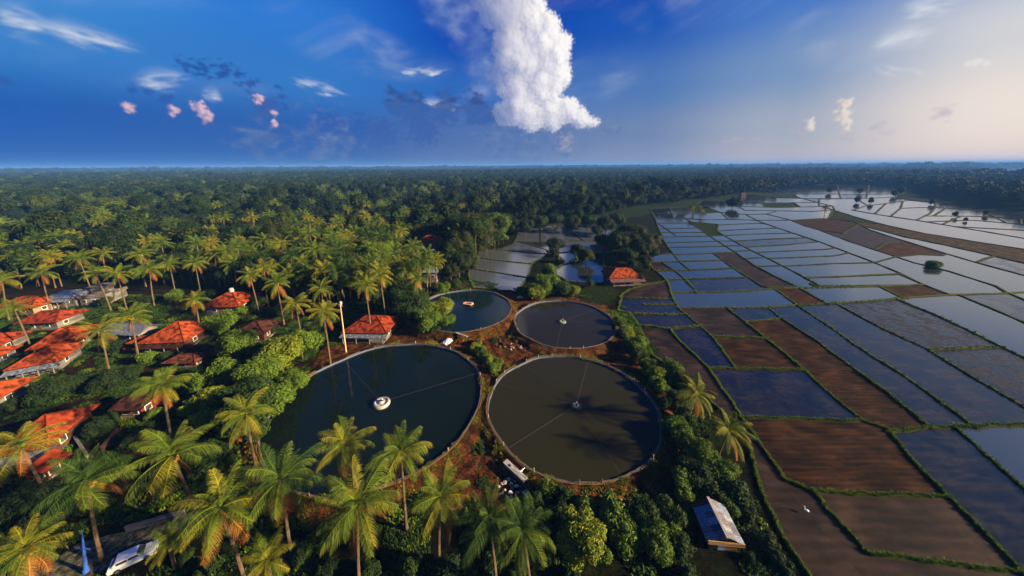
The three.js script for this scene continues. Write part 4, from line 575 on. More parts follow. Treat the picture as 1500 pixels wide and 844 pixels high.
function trunkGeo(h, bx, bz, r0, r1, seed) {
  const r = rng(seed), cv = new THREE.CatmullRomCurve3([new THREE.Vector3(0, -.2, 0), new THREE.Vector3(bx * .2, h * .33, bz * .2), new THREE.Vector3(bx * .58, h * .68, bz * .58), new THREE.Vector3(bx, h, bz)]), N = 14, g = new THREE.TubeGeometry(cv, N, 1, 8), p = g.attributes.position;
  for (let i = 0; i <= N; i++) { const c = cv.getPointAt(i / N), R = lerp(r0, r1, Math.pow(i / N, .6)) * (1 + .06 * (i % 2)) + (i === 0 ? .12 : 0); for (let j = 0; j <= 8; j++) { const n = i * 9 + j; p.setXYZ(n, c.x + (p.getX(n) - c.x) * R, c.y + (p.getY(n) - c.y) * R, c.z + (p.getZ(n) - c.z) * R); } }
  g.computeVertexNormals(); return g;
}
let palmSeed = 500;
// a near palm: every frond is a part
function palm([x, z], h, label, o = {}) {
  const seed = palmSeed++, r = rng(seed), s = (o.s || 1) * .8, bx = (o.lean ? o.lean[0] : (r() - .5) * 2.2), bz = (o.lean ? o.lean[1] : (r() - .5) * 1.6);
  const t = thing('coconut_palm', label, 'palm tree', x - bx, z - bz, 0, o.group || 'coconut palms near the ponds and houses');
  mesh('trunk', trunkGeo(h, bx, bz, .24, .15, seed), mPalmBark, t);
  const tone = o.tone || 'green', alt = { green: 'gold', deep: 'green', gold: 'green' }[tone], put = (kind, n, e) => {
    const a0 = r() * 6.28; for (let k = 0; k < n; k++) {
      const a = a0 + (k + (r() - .5) * .6) / n * 6.283, m = mesh('frond', frondSet[kind][Math.floor(r() * 3)], frondMats[kind === 'hang' ? 'dry' : (kind === 'low' || kind === 'mid') && r() < .3 ? alt : r() < .18 ? alt : tone], t), q = s * (.86 + .26 * r());
      m.position.set(bx, h + e * s, bz); m.rotation.order = 'YXZ'; m.rotation.set((r() - .5) * .5, a, (r() - .5) * .25); m.scale.set(q, q, q * (1.05 + .2 * r()));
    }
  };
  put('up', 3 + Math.floor(r() * 3), .25); put('high', 5 + Math.floor(r() * 3), .15); put('mid', 6 + Math.floor(r() * 3), 0); put('low', 3 + Math.floor(r() * 4), -.15); put('hang', o.hang ?? 2, -.3);
  if (r() < .75) { const gs = []; for (let k = 0; k < 9; k++) { const a = r() * 6.28, d = .3 + .22 * r(); gs.push(nutGeo.clone().translate(bx + Math.cos(a) * d, h - .35 - r() * .45, bz + Math.sin(a) * d)); } mesh('coconut_cluster', mergeGeometries(gs), r() < .5 ? mNut : mNutO, t); }
  return t;
}
// palms of the plantation behind: crown in one mesh
function crownPalmGeo(seed) {
  const r = rng(seed), mb = new MB(); const put = (kind, n) => { const a0 = r() * 6.28; for (let k = 0; k < n; k++) { const a = a0 + (k + (r() - .5) * .6) / n * 6.283, c = Math.cos(a), s = Math.sin(a), q = .9 + .3 * r(), g = kind === 'low' && r() < .5; const st = mb.c.length; frondGeo(seed * 13 + k, 4.6 * q, FR[kind][0] + (r() - .5) * 16, FR[kind][1] + (r() - .5) * 16, 18, .13, mb, p => [p[0] * c - p[2] * s, p[1], p[0] * s + p[2] * c]); if (g) for (let i = st; i < mb.c.length; i += 3) { mb.c[i] *= 2.2; mb.c[i + 1] *= 1.3; } } };
  put('up', 4); put('high', 6); put('mid', 7); put('low', 5); return mb.geo();
}
const crownPalms = [1, 2, 3, 4].map(crownPalmGeo), palmTrunks = [0, 1, 2].map(k => [trunkGeo(1, [.06, -.08, .03][k], [.03, .02, -.06][k], .02, .013, 70 + k), [.06, -.08, .03][k], [.03, .02, -.06][k]]);

// broadleaf crowns: leaf-sized faces over several lobes, plus an added light-blocking core per lobe, coloured dark as inner shade
function crownGeo(seed, lobes, leaves, leaf, flat = .8, spread = .62) {
  const r = rng(seed), mb = new MB(), Ls = [];
  for (let k = 0; k < lobes; k++) { const a = k * 2.4 + r(), u = k === 0 ? 0 : Math.sqrt((k + .3) / lobes) * spread, y = (k === 0 ? .25 : (r() - .45) * 1.05 * (1 - u * .6)) * flat; Ls.push([Math.cos(a) * u, y, Math.sin(a) * u, (.30 + .18 * r()) * (k === 0 ? 1.25 : 1), .78 + .44 * r()]); }
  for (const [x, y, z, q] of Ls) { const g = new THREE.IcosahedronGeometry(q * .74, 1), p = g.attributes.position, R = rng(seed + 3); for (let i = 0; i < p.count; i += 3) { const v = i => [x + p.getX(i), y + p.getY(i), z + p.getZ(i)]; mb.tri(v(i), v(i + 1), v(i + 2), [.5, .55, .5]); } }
  const wt = Ls.map(l => l[3] * l[3]), W = wt.reduce((a, b) => a + b);
  for (let k = 0; k < leaves; k++) {
    let q = r() * W, i = 0; while ((q -= wt[i]) > 0 && i < lobes - 1) i++;
    const [lx, ly, lz, lr, tone] = Ls[i]; let dx, dy, dz, d; do { dx = r() * 2 - 1; dy = r() * 2 - 1; dz = r() * 2 - 1; d = Math.hypot(dx, dy, dz); } while (d > 1 || d < .1);
    dx /= d; dy /= d; dz /= d; const bump = 1 + .16 * n3(dx * 3 + lx * 9 + seed, dy * 3, dz * 3), rr = lr * (.74 + .34 * Math.pow(r(), .6)) * bump, x = lx + dx * rr, y = ly + dy * rr, z = lz + dz * rr;
    let inside = false; for (let j = 0; j < lobes; j++) if (j !== i && Math.hypot(x - Ls[j][0], y - Ls[j][1], z - Ls[j][2]) < Ls[j][3] * .7) inside = true; if (inside) continue;
    let nx = dx * .8 + (r() - .5) * 1.3, ny = dy * .8 + .35 + (r() - .5) * 1.2, nz = dz * .8 + (r() - .5) * 1.3, nl = Math.hypot(nx, ny, nz); nx /= nl; ny /= nl; nz /= nl;
    let ax = r() - .5, ay = r() - .5, az = r() - .5; const dt = ax * nx + ay * ny + az * nz; ax -= nx * dt; ay -= ny * dt; az -= nz * dt; const al = Math.hypot(ax, ay, az) || 1; ax /= al; ay /= al; az /= al;
    const bx = ny * az - nz * ay, by = nz * ax - nx * az, bz = nx * ay - ny * ax, s = leaf * (.7 + .6 * r()), w = s * .42, f = s * .18;
    const c = tone * (.75 + .5 * r()), yel = r() < .12 ? 1.6 : 1, col = [c * yel * (.9 + .3 * r()), c * (yel > 1 ? 1.15 : 1), c * .8], T = [x + ax * s, y + ay * s - f, z + az * s], B = [x - ax * s, y - ay * s - f, z - az * s];
    mb.tri(B, [x + bx * w + nx * f, y + by * w + ny * f, z + bz * w + nz * f], T, col); mb.tri(B, T, [x - bx * w + nx * f, y - by * w + ny * f, z - bz * w + nz * f], col);
  }
  return mb.geo();
}
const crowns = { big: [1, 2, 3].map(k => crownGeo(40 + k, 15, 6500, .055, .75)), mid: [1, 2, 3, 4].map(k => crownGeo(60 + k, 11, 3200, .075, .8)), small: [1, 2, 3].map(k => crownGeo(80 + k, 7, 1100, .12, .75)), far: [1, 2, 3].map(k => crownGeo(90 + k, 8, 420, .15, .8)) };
const greens = { dark: leafM(0.0104, 0.0306, 0.00397), mid: leafM(0.0185, 0.0493, 0.00476), light: leafM(0.0726, 0.141, 0.00907), yellow: leafM(0.127, 0.181, 0.0104), olive: leafM(0.0278, 0.0434, 0.00555) };
const limbGeo = (() => { const gs = [trunkGeo(1, .05, .03, .09, .05, 5)]; const r = rng(8); for (let k = 0; k < 5; k++) { const a = k * 1.26 + r(); gs.push(tube([[.03, .55 + .08 * k, .02], [Math.cos(a) * .25, .85 + .06 * k, Math.sin(a) * .25], [Math.cos(a) * .55, 1.05 + .1 * k, Math.sin(a) * .55]], .028, 5, 5)); } return mergeGeometries(gs.map(g => g.index ? g.toNonIndexed() : g)); })();
let treeSeed = 3000;
function tree([x, z, r], k, tone, label, o = {}) {                           // crown radius r, crown centre at k * r above the ground
  const rd = rng(treeSeed++), t = thing(o.name || (r < 2.4 ? 'bush' : 'broadleaf_tree'), label, r < 2.4 && !o.tree ? 'bush' : 'tree', x, z, 0, o.group), set = r > 4.2 ? 'big' : r > 2.2 ? 'mid' : 'small', g = crowns[set];
  const tr = mesh('trunk', limbGeo, mBark, t), th = Math.max(.4, k * r - .1 * r); tr.scale.set(r * .8, th, r * .8); tr.rotation.y = rd() * 6;
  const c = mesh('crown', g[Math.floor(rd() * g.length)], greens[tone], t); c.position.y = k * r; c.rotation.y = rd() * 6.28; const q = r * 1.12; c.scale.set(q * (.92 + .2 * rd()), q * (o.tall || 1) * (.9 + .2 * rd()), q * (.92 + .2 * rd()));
  return t;
}
const bushes = (list, tone, k, label, group, o = {}) => list.forEach((p, i) => tree(p, k, Array.isArray(tone) ? tone[i % tone.length] : tone, label.replace(/^(small|large|low|tall|round) /, '').replace(/^/, ['small ', 'middle sized ', 'large '][Math.min(2, Math.floor(3 * list.filter(q => q[2] < p[2]).length / list.length))]), { group, ...o }));

// near palms, one by one
const near = [
  [[-70.59,-38.7], 11, 'bright coconut palm in front of the narrow red outbuilding', { tone: 'gold', s: 1.0 }],
  [[-52.79,-32.56], 12, 'dark green coconut palm above the concrete lane', { tone: 'deep', s: 1.15, hang: 1 }],
  [[-44.81,-35.2], 13, 'large coconut palm with a dense golden heart, above the village path', { s: 1.2 }],
  [[-32.6,-28.53], 13, 'wide coconut palm at the end of the concrete lane', { s: 1.1 }],
  [[-28.03,-31.73], 13, 'wide dark coconut palm on the near bank of the largest pond', { tone: 'deep', s: 1.15 }],
  [[-23.62,-37.73], 12, 'upright bushy coconut palm standing against the largest pond', { tone: 'gold', s: 1.0, hang: 3 }],
  [[-15.05,-35.89], 12.5, 'coconut palm with white trunk foot standing against the largest pond', { s: 1.05, lean: [0, -.4] }],
  [[-17.39,-28.73], 13, 'big ragged coconut palm in front of the largest pond', { s: 1.2, tone: 'green', hang: 3 }],
  [[-8.8,-31.1], 11, 'coconut palm with a pale trunk beside the bare red earth', { s: 1.0, lean: [.8, .4] }],
  [[-2.87,-29.23], 10, 'deep green coconut palm below the bare red earth', { tone: 'deep', s: 1.0, hang: 0 }],
  [[1.03,-28.22], 10, 'slim deep green coconut palm by the bushes below the brown pond', { tone: 'deep', s: .95, hang: 0 }],
  [[-26.86,-26.84], 8, 'short yellow coconut palm at the hedge below the large pond', { tone: 'gold', s: .7, hang: 0 }],
  [[-62.33,-50.26], 12, 'single bright coconut palm in front of the low red walled shed', { s: 1.0 }],
  [[-43.4,-44.83], 11, 'golden coconut palm among the pale leafy trees beside the largest pond', { tone: 'gold', s: 1.05 }],
  [[34.95,-53.62], 7, 'golden coconut palm rising from the hedge beside the mud field', { tone: 'gold', s: 1.0 }],
  [[35.57,-44.9], 7, 'leaning golden coconut palm over the corner of the ploughed field', { tone: 'gold', s: 1.0, lean: [1.2, .3] }],
  [[-56.33,-28.73], 7, 'brown withered coconut palm by the blue post', { tone: 'gold', s: .85, hang: 9 }],
  [[-42.46,-30.7], 5, 'short green palm beside the white car', { s: .62, hang: 0, tone: 'green' }],
  [[-135.04,-80.94], 13, 'coconut palm leaning over the orange roofs at the village edge', { s: .95 }],
  [[-95.64,-68.37], 13, 'golden coconut palm in front of the long twin roofs', { tone: 'gold', s: 1.05 }],
  [[-97.08,-75.63], 13, 'coconut palm beside the small orange shed', { s: 1.05 }],
  [[-92.91,-88.02], 12, 'coconut palm rising beside the orange hip roofed house', { s: .9 }],
  [[-58.41,-80.72], 14, 'coconut palm behind the utility pole with the twin palms', { s: 1.0, tone: 'gold' }],
  [[-46.4,-73.14], 15, 'golden coconut palm with a tall straight trunk by the largest pond', { s: 1.0, tone: 'gold', lean: [0, 0] }],
  [[-55.76,-88.43], 15, 'high coconut palm behind the straight trunked palm by the pond', { s: 1.0 }],
  [[-42.62,-87.82], 16, 'tall coconut palm before the patched tile roof, thin yellow trunk', { s: .95, lean: [-.4, 0] }],
  [[-41.02,-94.71], 16, 'tall coconut palm before the patched tile roof, thick brown trunk', { s: 1.0 }],
  [[-88.77,-109.65], 15, 'tall coconut palm at the forest edge behind the pyramid roofed house', { s: 1.0, tone: 'gold' }],
];
for (const [p, h, l, o] of near) palm(p, h, l, { ...o, group: undefined });
const rowPalms = [[-210.5,-130.87], [-195.33,-130.54], [-176.8,-126.09], [-145.75,-106.9], [-137.95,-106.76], [-131.37,-111.16], [-131.08,-117.75], [-124.11,-133.27], [-184.38,-146.67], [-183.82,-162.52], [-182.38,-170.82], [-168.17,-100.47], [-80.93,-118.51], [-90.59,-141.87], [-77.8,-148.05], [-47.77,-98.42], [-42.53,-116], [-112.38,-199.3], [-176.35,-185.83], [-241.03,-172.46], [-74.8,-96.4], [-31.1,-98.77], [-176.09,-133.33], [-166.16,-108], [-242.46,-156.64], [-212.62,-147.34], [-157.61,-131.48], [-122.19,-118.76], [-143.37,-145.62], [-134.25,-153.81], [-89.12,-103.69], [-92.99,-127.9], [-68.07,-109.25], [-60.31,-106.06], [-60.73,-119.32], [-52,-123.93], [-38.1,-114.4], [-218.96,-162.25], [-57.4,-154.77], [-72.79,-163.16], [-110.75,-164.22]];
const marks = [[[-186.65,-127.25], 'the pale blue metal roof'], [[-167.76,-99.68], 'the village edge roofs'], [[-115.1,-122.47], 'the pyramid roofed house'], [[-81.9,-112.12], 'the utility pole'], [[-47.63,-100.62], 'the patched tile roof house'], [[-57.62,-216.22], 'the bright red forest roof'], [[-38.95,-151.69], 'the white walled forest house'], [[17.64,-271.11], 'the small flooded fields'], [[103.38,-484.63], 'the narrow pale house'], [[-144.67,-122.92], 'the orange hip roof'], [[184.51,-411.06], 'the green meadow'], [[395.22,-547.36], 'the far paddies']];
const markOf = (x, z) => { let b = '', bd = 1e9; for (const [[mx, mz], n] of marks) { const d = Math.hypot(x - mx, (z - mz) * .5); if (d < bd) { bd = d; b = n; } } return b; };
rowPalms.forEach((p, i) => palm(p, 14, `tall ${i % 3 === 1 ? 'golden' : 'green'} coconut palm in the row behind ${markOf(...p)}`, { group: 'palm row behind the village', s: .95 + .1 * (i % 3), tone: i % 3 === 1 ? 'gold' : 'green' }));
for (const [p, h, l] of [[[182.19,-323.85], 9, 'lone dark palm on the bund by the green patch'], [[189.18,-317.59], 7, 'smaller palm next to the lone palm by the green patch'], [[302.69,-307.31], 9, 'lone palm with a brown skirt at the end of the brown field']]) palm(p, h, l, { s: 1.1, tone: 'deep', hang: 6, lean: [0, 0], group: 'lone palms in the paddies' });

// bushes and trees by name of place
const T1 = 'pale green leafy tree between the village and the largest pond';
bushes([[-73.04,-76.74,4.31], [-57.53,-64.82,4.55], [-57.22,-71.02,4.87], [-55.98,-76.76,4.19], [-55.47,-58.24,3.6], [-48.93,-56.65,3.57], [-66.45,-65.88,3.32], [-62.74,-58.26,2.82], [-49.04,-63.35,2.95], [-47.67,-50.63,2.12], [-70.48,-63.64,2.53], [-53.24,-52.02,2.36], [-59.09,-52.74,2.35], [-89.15,-90.03,3.54], [-55.06,-80.9,2.74], [-65.29,-56.34,2.02]], ['light', 'light', 'yellow', 'light', 'mid'], 1.1, T1, 'pale trees by the largest pond', { name: 'broadleaf_tree', tree: 1 });
bushes([[-101.34,-61.54,3.3], [-101.03,-64.05,2.78], [-92.85,-65.45,2.92], [-91.97,-67.96,2.55], [-78.7,-52.52,2.38]], 'dark', .75, 'round dark green shrub among the village houses', 'round dark shrubs in the village', { name: 'shrub', tree: 0 });
bushes([[-71.78,-37.42,2.92], [-66.01,-35.74,2.04], [-80.95,-42.04,1.84], [-65.33,-37.46,1.58], [-93.15,-50.43,1.44], [-105.92,-59.26,1.46], [-125.89,-71.46,2.21], [-69.56,-49.23,1.72]], 'dark', .8, 'dense dark shrub between the village and the concrete lane', 'dark shrubs by the lane', { name: 'shrub' });
bushes([[-32.61,-97.48,5.8], [-25.71,-90.87,4.06], [-40.81,-105.2,4.14], [-24.29,-100.6,3.59], [-35.04,-111.64,3.44], [-20.53,-92.94,2.5], [-23.55,-88.31,1.78]], ['mid', 'light', 'mid', 'yellow'], 1.0, 'leafy tree between the patched roof house and the blue pond', 'trees by the patched roof house', { name: 'broadleaf_tree', tree: 1 });
bushes([[-10.68,-79.87,1.82], [-8.2,-77.27,1.76], [-6.15,-73.99,1.86], [-4.72,-70.37,1.77], [-9.87,-82.81,1.32], [-4.01,-72.99,1.34]], ['yellow', 'light'], .75, 'bright yellow green bush on the earth between dark and brown ponds', 'bushes between the ponds');
bushes([[33.17,-93.13,2.06], [33.55,-86.3,2.29], [33.46,-79.68,2.47], [32.66,-74.7,2.32], [33.17,-70.02,2.32], [33.95,-67.23,2.23], [37.8,-67.66,2.81], [38.81,-64.26,2.38], [36.24,-81.88,1.99]], ['light', 'yellow', 'light', 'mid'], .8, 'bright bush on the bank between the ponds and the mud fields', 'bank bushes beside the fields');
bushes([[33.13,-63.29,2.1], [34.25,-58.82,2.2], [30.57,-51.48,2.28], [33.88,-54.32,2.15], [30.58,-48.6,2.36], [31.79,-58.04,1.54], [32.18,-45.48,2.39], [28.84,-42,2.41], [33.12,-41.92,2.47], [33.56,-39,2.03], [26.52,-41.21,2.02], [30.38,-39.64,1.91], [25.89,-38.92,1.56], [33.46,-36.85,1.28], [31.37,-37.4,1.31]], ['light', 'mid', 'light', 'mid'], .85, 'green hedge bush along the field edge above the tin hut', 'hedge above the tin hut', { name: 'hedge_bush' });
bushes([[5.01,-40.05,1.48], [7.76,-38.95,1.53], [3.33,-38.59,1.25], [10.48,-37.4,1.72], [14.27,-36.29,2.16], [17.99,-36.43,2.31], [21.4,-36.04,2.19], [14.72,-33.37,2.13], [18.47,-32.66,2.22], [21.98,-32.38,1.45], [4.3,-33.38,1.86], [2.37,-31.45,1.31], [11.12,-31.68,1.46], [14.38,-35.06,1.76], [6.51,-36.06,1.67], [21.59,-34.33,1.54]], ['light', 'mid', 'mid', 'light'], .85, 'green bush of the thick hedge below the brown pond', 'thick hedge below the brown pond', { name: 'hedge_bush' });
tree([8.7,-32.15,3.26], 1.15, 'yellow', 'large yellow green tree in the hedge below the brown pond');
bushes([[-27.4,-31.76,1.4], [-23.32,-30.7,1.24], [-18.01,-30.3,1.38], [-13.05,-30.68,1.41], [-8.3,-30.43,1.55], [-2.8,-30.62,1.42], [0.6,-30.08,1.26], [-38.69,-30.67,1.17], [-42.55,-31.92,0.93], [33.91,-33.06,1.29], [33.85,-31.35,0.88], [33.91,-30.05,0.71], [30.49,-31.71,0.69], [7.33,-30.02,0.97], [21.72,-30.17,0.95]], ['mid', 'dark', 'mid'], .7, 'low green shrub along the path at the foot of the palms', 'shrubs at the foot of the palms', { name: 'shrub' });
bushes([[12.76,-119.35,5.06], [18.99,-117.75,3.93], [8.94,-114.57,3.59], [16.48,-135.13,4.19], [5.13,-116.32,2.35], [23.88,-118.13,2.63]], ['light', 'mid', 'yellow'], .85, 'bright bush on the bank above the grey brown pond', 'bank bushes above the grey pond');
bushes([[70.74,-183.24,9.22], [60.72,-178.72,7.21], [77.05,-176.64,6.65], [68.31,-165.62,5.6], [54.89,-187.72,5.22], [25.61,-180.33,5.1], [37.92,-159.1,4.16], [36.28,-173.79,3.78], [59.1,-157.61,4.72]], ['dark', 'dark', 'olive', 'dark'], 1.1, 'tall dark tree by the red roofed house between the fields', 'tall dark trees between the fields', { name: 'broadleaf_tree', tree: 1 });
bushes([[-27.28,-167.79,7.31], [-24.28,-139.72,6.15], [-19.2,-175.87,9.95], [-10.26,-216.07,9.35], [-28.12,-199.78,11.2], [-48.16,-235.65,11.05], [-27.38,-135.94,4.19], [-27.36,-118.29,2.88], [-22.83,-123.01,2.73], [-13.82,-229.23,8.9]], ['mid', 'dark', 'olive', 'light'], 1.2, 'leafy tree at the forest edge beside the small flooded fields', 'trees at the forest edge', { name: 'broadleaf_tree', tree: 1 });
bushes([[10.12,-232.93,6.05], [21.02,-242.73,6.8], [34.68,-259,6.67], [45.16,-237.22,7.11], [59.84,-247.3,6.84], [69.31,-232.02,6.88], [86.31,-258.11,6.5], [60.99,-224.69,4.32], [23.33,-171.27,3], [57.67,-175.28,4.88], [76.41,-166.72,3.16], [66.39,-153.85,3.27], [57.65,-148.52,2.87], [55,-160.83,3.46], [64.76,-147.17,1.88], [55.44,-131.78,1.99], [32.77,-127.18,1.68]], ['dark', 'mid', 'dark', 'olive', 'mid'], 1.15, 'dark leafy tree in the belt between small flooded fields and far forest', 'tree belt behind the small fields', { name: 'broadleaf_tree', tree: 1 });
bushes([[-152.77,-91.93,2.03], [-146.12,-101.47,1.97], [-110.46,-80.86,2.08], [-95.57,-75.3,1.99], [-92.55,-76.7,1.47], [-151.28,-111.27,2.18], [-135.14,-110.46,2.43], [-129.1,-115.11,2.58], [-107.16,-104.06,2.01], [-84.62,-60.83,1.38], [-70.14,-56.91,1.57], [-73.02,-56.29,1.32], [-116.93,-116.05,2.67], [-91.73,-108.91,2.83], [-78.05,-101.73,2.91], [-93.83,-103.77,2.06], [-73.51,-90.45,1.85], [-132.26,-77.52,1.2], [-130.35,-104.57,1.92], [-84.6,-69.24,1.6], [-158.17,-104.68,1.27], [-137.38,-84.48,1.17], [-69.45,-51.85,1.42]], ['dark', 'mid', 'dark', 'light'], .85, 'garden shrub between the tiled houses of the village', 'garden shrubs of the village', { name: 'garden_shrub' });
tree([206.33,-150.17,2.86], .5, 'light', 'lone round bush growing in the flooded field', { name: 'bush' });
tree([257.95,-372.98,6.49], 1.1, 'dark', 'lone dark tree on a bund of the far paddies', { name: 'broadleaf_tree', tree: 1 });
bushes([[475.54,-583.11,3.79], [550.64,-558.77,3.98], [587.74,-543.53,3.78], [451.08,-418.1,2.94], [460.2,-410.15,2.85], [591.6,-497.58,4.23], [655.86,-542.87,4.58], [516.99,-393.68,2.62], [420.75,-300.75,1.98], [460.39,-308.01,1.98], [398.69,-277.69,1.37]], ['dark', 'olive'], 1.5, 'small dark tree on the far terraces of the paddies', 'small trees on the far terraces', { name: 'broadleaf_tree', tree: 1, tall: 1.5 });

// the forest: outside the open fields, beyond the village
const openPoly = [[-46.18,-51.57], [-54.13,-81.94], [-34.08,-98], [-31.14,-124.81], [-19.09,-141.32], [-18.13,-162.71], [0.94,-218.9], [3.78,-247.8], [49.13,-266.89], [110.29,-330.89], [164.58,-384.33], [372.72,-523.45], [609.23,-702.67], [780.97,-787.08], [899.91,-774.97], [749.61,-579.5], [609.67,-420.01], [536.69,-333.13], [900, -260], [900, 60], [-40, 60]];
const villagePoly = [[-253.92,-117.73], [-215.38,-125.46], [-199.51,-128.21], [-179.03,-132.64], [-142.37,-128.86], [-116.21,-125.4], [-91.94,-115.38], [-79.14,-107.97], [-52.28,-98.23], [-31.81,-97.97], [-48.66,-72.54], [-50.87,-43.43], [-40, 60], [-260, 60]];
const riverPoly = [[3450.72,-2443.79], [6107.59,-3565.8], [1834.06,-1063.47], [1673.08,-1153.66]];
sheet('river', [[3107.51,-2232.9], [3971.49,-2637.76], [5331.27,-3111.23], [3024.53,-1760.54], [2580.26,-1710.09]], .3, fieldMats.water[0]);
const clears = [[[-50.71,-191.47], 15], [[-50.64,-190.23], 13], [[-45.76,-172.28], 11], [[-35.62,-136.88], 11], [[-43.08,-164.44], 9], [[-38.53,-148.54], 8], [[-36.21,-138.86], 7], [[56.77,-830.78], 30], [[103.38,-484.63], 12], [[33.58,-390.46], 22], [[38.07,-270.44], 20], [[55.43,-194.44], 10], [[38.13,-354.35], 24]];
const inView = (x, z) => z < -20 && Math.abs(x) < -z * 1.72 + 12;
const spots = [];
{ const r = rng(2024);
  const scatter = (d0, d1, step, jitter) => { for (let z = -d1; z < 0; z += step) for (let x = -d1; x < d1; x += step) {
    const X = x + (r() - .5) * step * jitter, Z = z + (r() - .5) * step * jitter, d = Math.hypot(X, Z); if (d < d0 || d >= d1 || !inView(X, Z)) continue;
    if (inPoly(X, Z, openPoly) || inPoly(X, Z, villagePoly) || (d > 900 && inPoly(X, Z, riverPoly)) || clears.some(([[cx, cz], q]) => Math.hypot(X - cx, Z - cz) < q)) continue;
    spots.push([X, Z, d, r(), r(), r()]);
  } };
  scatter(60, 300, 5.6, .95); scatter(300, 700, 7.5, .95); scatter(700, 1600, 12, .95); scatter(1600, 4000, 26, .95); scatter(4000, 11000, 75, .95);
  spots.sort((a, b) => a[2] - b[2]); }
let nTree = 0, nPalm = 0; const rest = { tree: [], palm: [], far: [], horizon: [] };
for (const [x, z, d, u, v, w] of spots) {
  const isPalm = u < (d < 200 ? .42 : d < 260 ? .10 : .06), clump = .5 + .5 * n2(x * .012, z * .012), edge = d > 230 && x > 0;
  if (d < 700 && isPalm) {
    const h = 11 + 6 * v; if (nPalm < 165 && z > -420) {
      nPalm++; const t = thing('coconut_palm', `${w < .3 ? 'golden' : w < .75 ? 'fresh green' : 'deep green'} coconut palm rising from the forest behind ${markOf(x, z)}`, 'palm tree', x, z, 0, 'palms in the forest canopy'), [g, bx, bz] = palmTrunks[nPalm % 3];
      const tr = mesh('trunk', g, mPalmBark, t); tr.scale.set(h * 1.0, h, h * 1.0); const c = mesh('crown', crownPalms[nPalm % 4], frondMats[w < .3 ? 'gold' : w < .75 ? 'green' : 'deep'], t); c.position.set(bx * h, h, bz * h); c.rotation.y = v * 40; const s = .85 + .3 * w; c.scale.set(s, s, s);
    } else rest.palm.push([x, z, h, v, w]);
    continue;
  }
  if (d < 700) {
    const r = (2.6 + 2.6 * v * (.6 + .6 * clump)) * (w > .93 ? 1.5 : 1), k = 1.3 + 1.4 * w + (edge ? .4 : 0);
    if (nTree < 180 && z > -420) { nTree++; tree([x, z, r], k, ['dark', 'mid', 'mid', 'light', 'olive', 'dark', 'mid'][Math.floor(u * 97) % 7], `${r > 5 ? 'large' : r > 3.6 ? 'middle sized' : 'small'} ${['dark green', 'green', 'green', 'pale green', 'olive', 'dark green', 'green'][Math.floor(u * 97) % 7]} broadleaf forest tree behind ${markOf(x, z)}`, { group: 'trees of the forest canopy', name: 'broadleaf_tree', tree: 1 }); }
    else rest.tree.push([x, z, r, k, u, v]);
  } else if (d < 1600) rest.far.push([x, z, 5.5 + 4 * v, 1.3 + .5 * w, u, v]); else rest.horizon.push([x, z, (d < 4000 ? 13 : 34) * (.7 + .6 * v + .35 * n2(x * .0012, z * .0012)), d < 4000 ? .75 + .25 * w : .3, u, v]);
}
function copies(name, label, cat, list, geos, mat, fn, tint) {
  geos.forEach((g, gi) => {
    const L = list.filter((_, i) => i % geos.length === gi), im = new THREE.InstancedMesh(g, mat, L.length), o = new THREE.Object3D(), c = new THREE.Color();
    L.forEach((q, i) => { fn(o, q); o.updateMatrix(); im.setMatrixAt(i, o.matrix); tint(c, q); im.setColorAt(i, c); });
    im.castShadow = im.receiveShadow = true; top(im, name, label, cat, null, 'stuff');
  });
}
const treeTint = (c, q) => { const u = q[4], v = (q[5] * 7.3) % 1, k = .7 + .6 * v; c.setRGB(k * (u < .12 ? 3.0 : u < .55 ? 1 : .65), k * (u < .12 ? 2.1 : u < .55 ? 1 : .75), k * (u < .25 ? .9 : 1)); };
const mFar = leafM(.011, .027, .0045, 0);
const putTree = (o, [x, z, r, k, u, v]) => { o.position.set(x, k * r, z); o.rotation.y = u * 50; o.scale.set(r * 1.15, r * (1 + .3 * v), r * 1.15); };
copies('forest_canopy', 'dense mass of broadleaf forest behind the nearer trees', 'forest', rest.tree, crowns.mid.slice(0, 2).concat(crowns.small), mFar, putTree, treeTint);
copies('forest_palms', 'palm crowns scattered in the dense forest mass', 'forest', rest.palm, crownPalms.slice(0, 2), leafM(0.0484, 0.105, 0.00907, 0), (o, [x, z, h, v, w]) => { o.position.set(x, h, z); o.rotation.y = v * 40; const s = .85 + .35 * w; o.scale.set(s, s, s); }, (c, q) => { const k = .7 + .7 * q[4]; c.setRGB(k * 1.2, k, k); });
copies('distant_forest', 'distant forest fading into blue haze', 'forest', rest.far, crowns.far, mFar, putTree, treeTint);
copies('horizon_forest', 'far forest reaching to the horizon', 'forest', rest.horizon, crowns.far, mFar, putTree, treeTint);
console.log('forest', spots.length, nTree, nPalm, rest.tree.length, rest.palm.length, rest.far.length, rest.horizon.length);

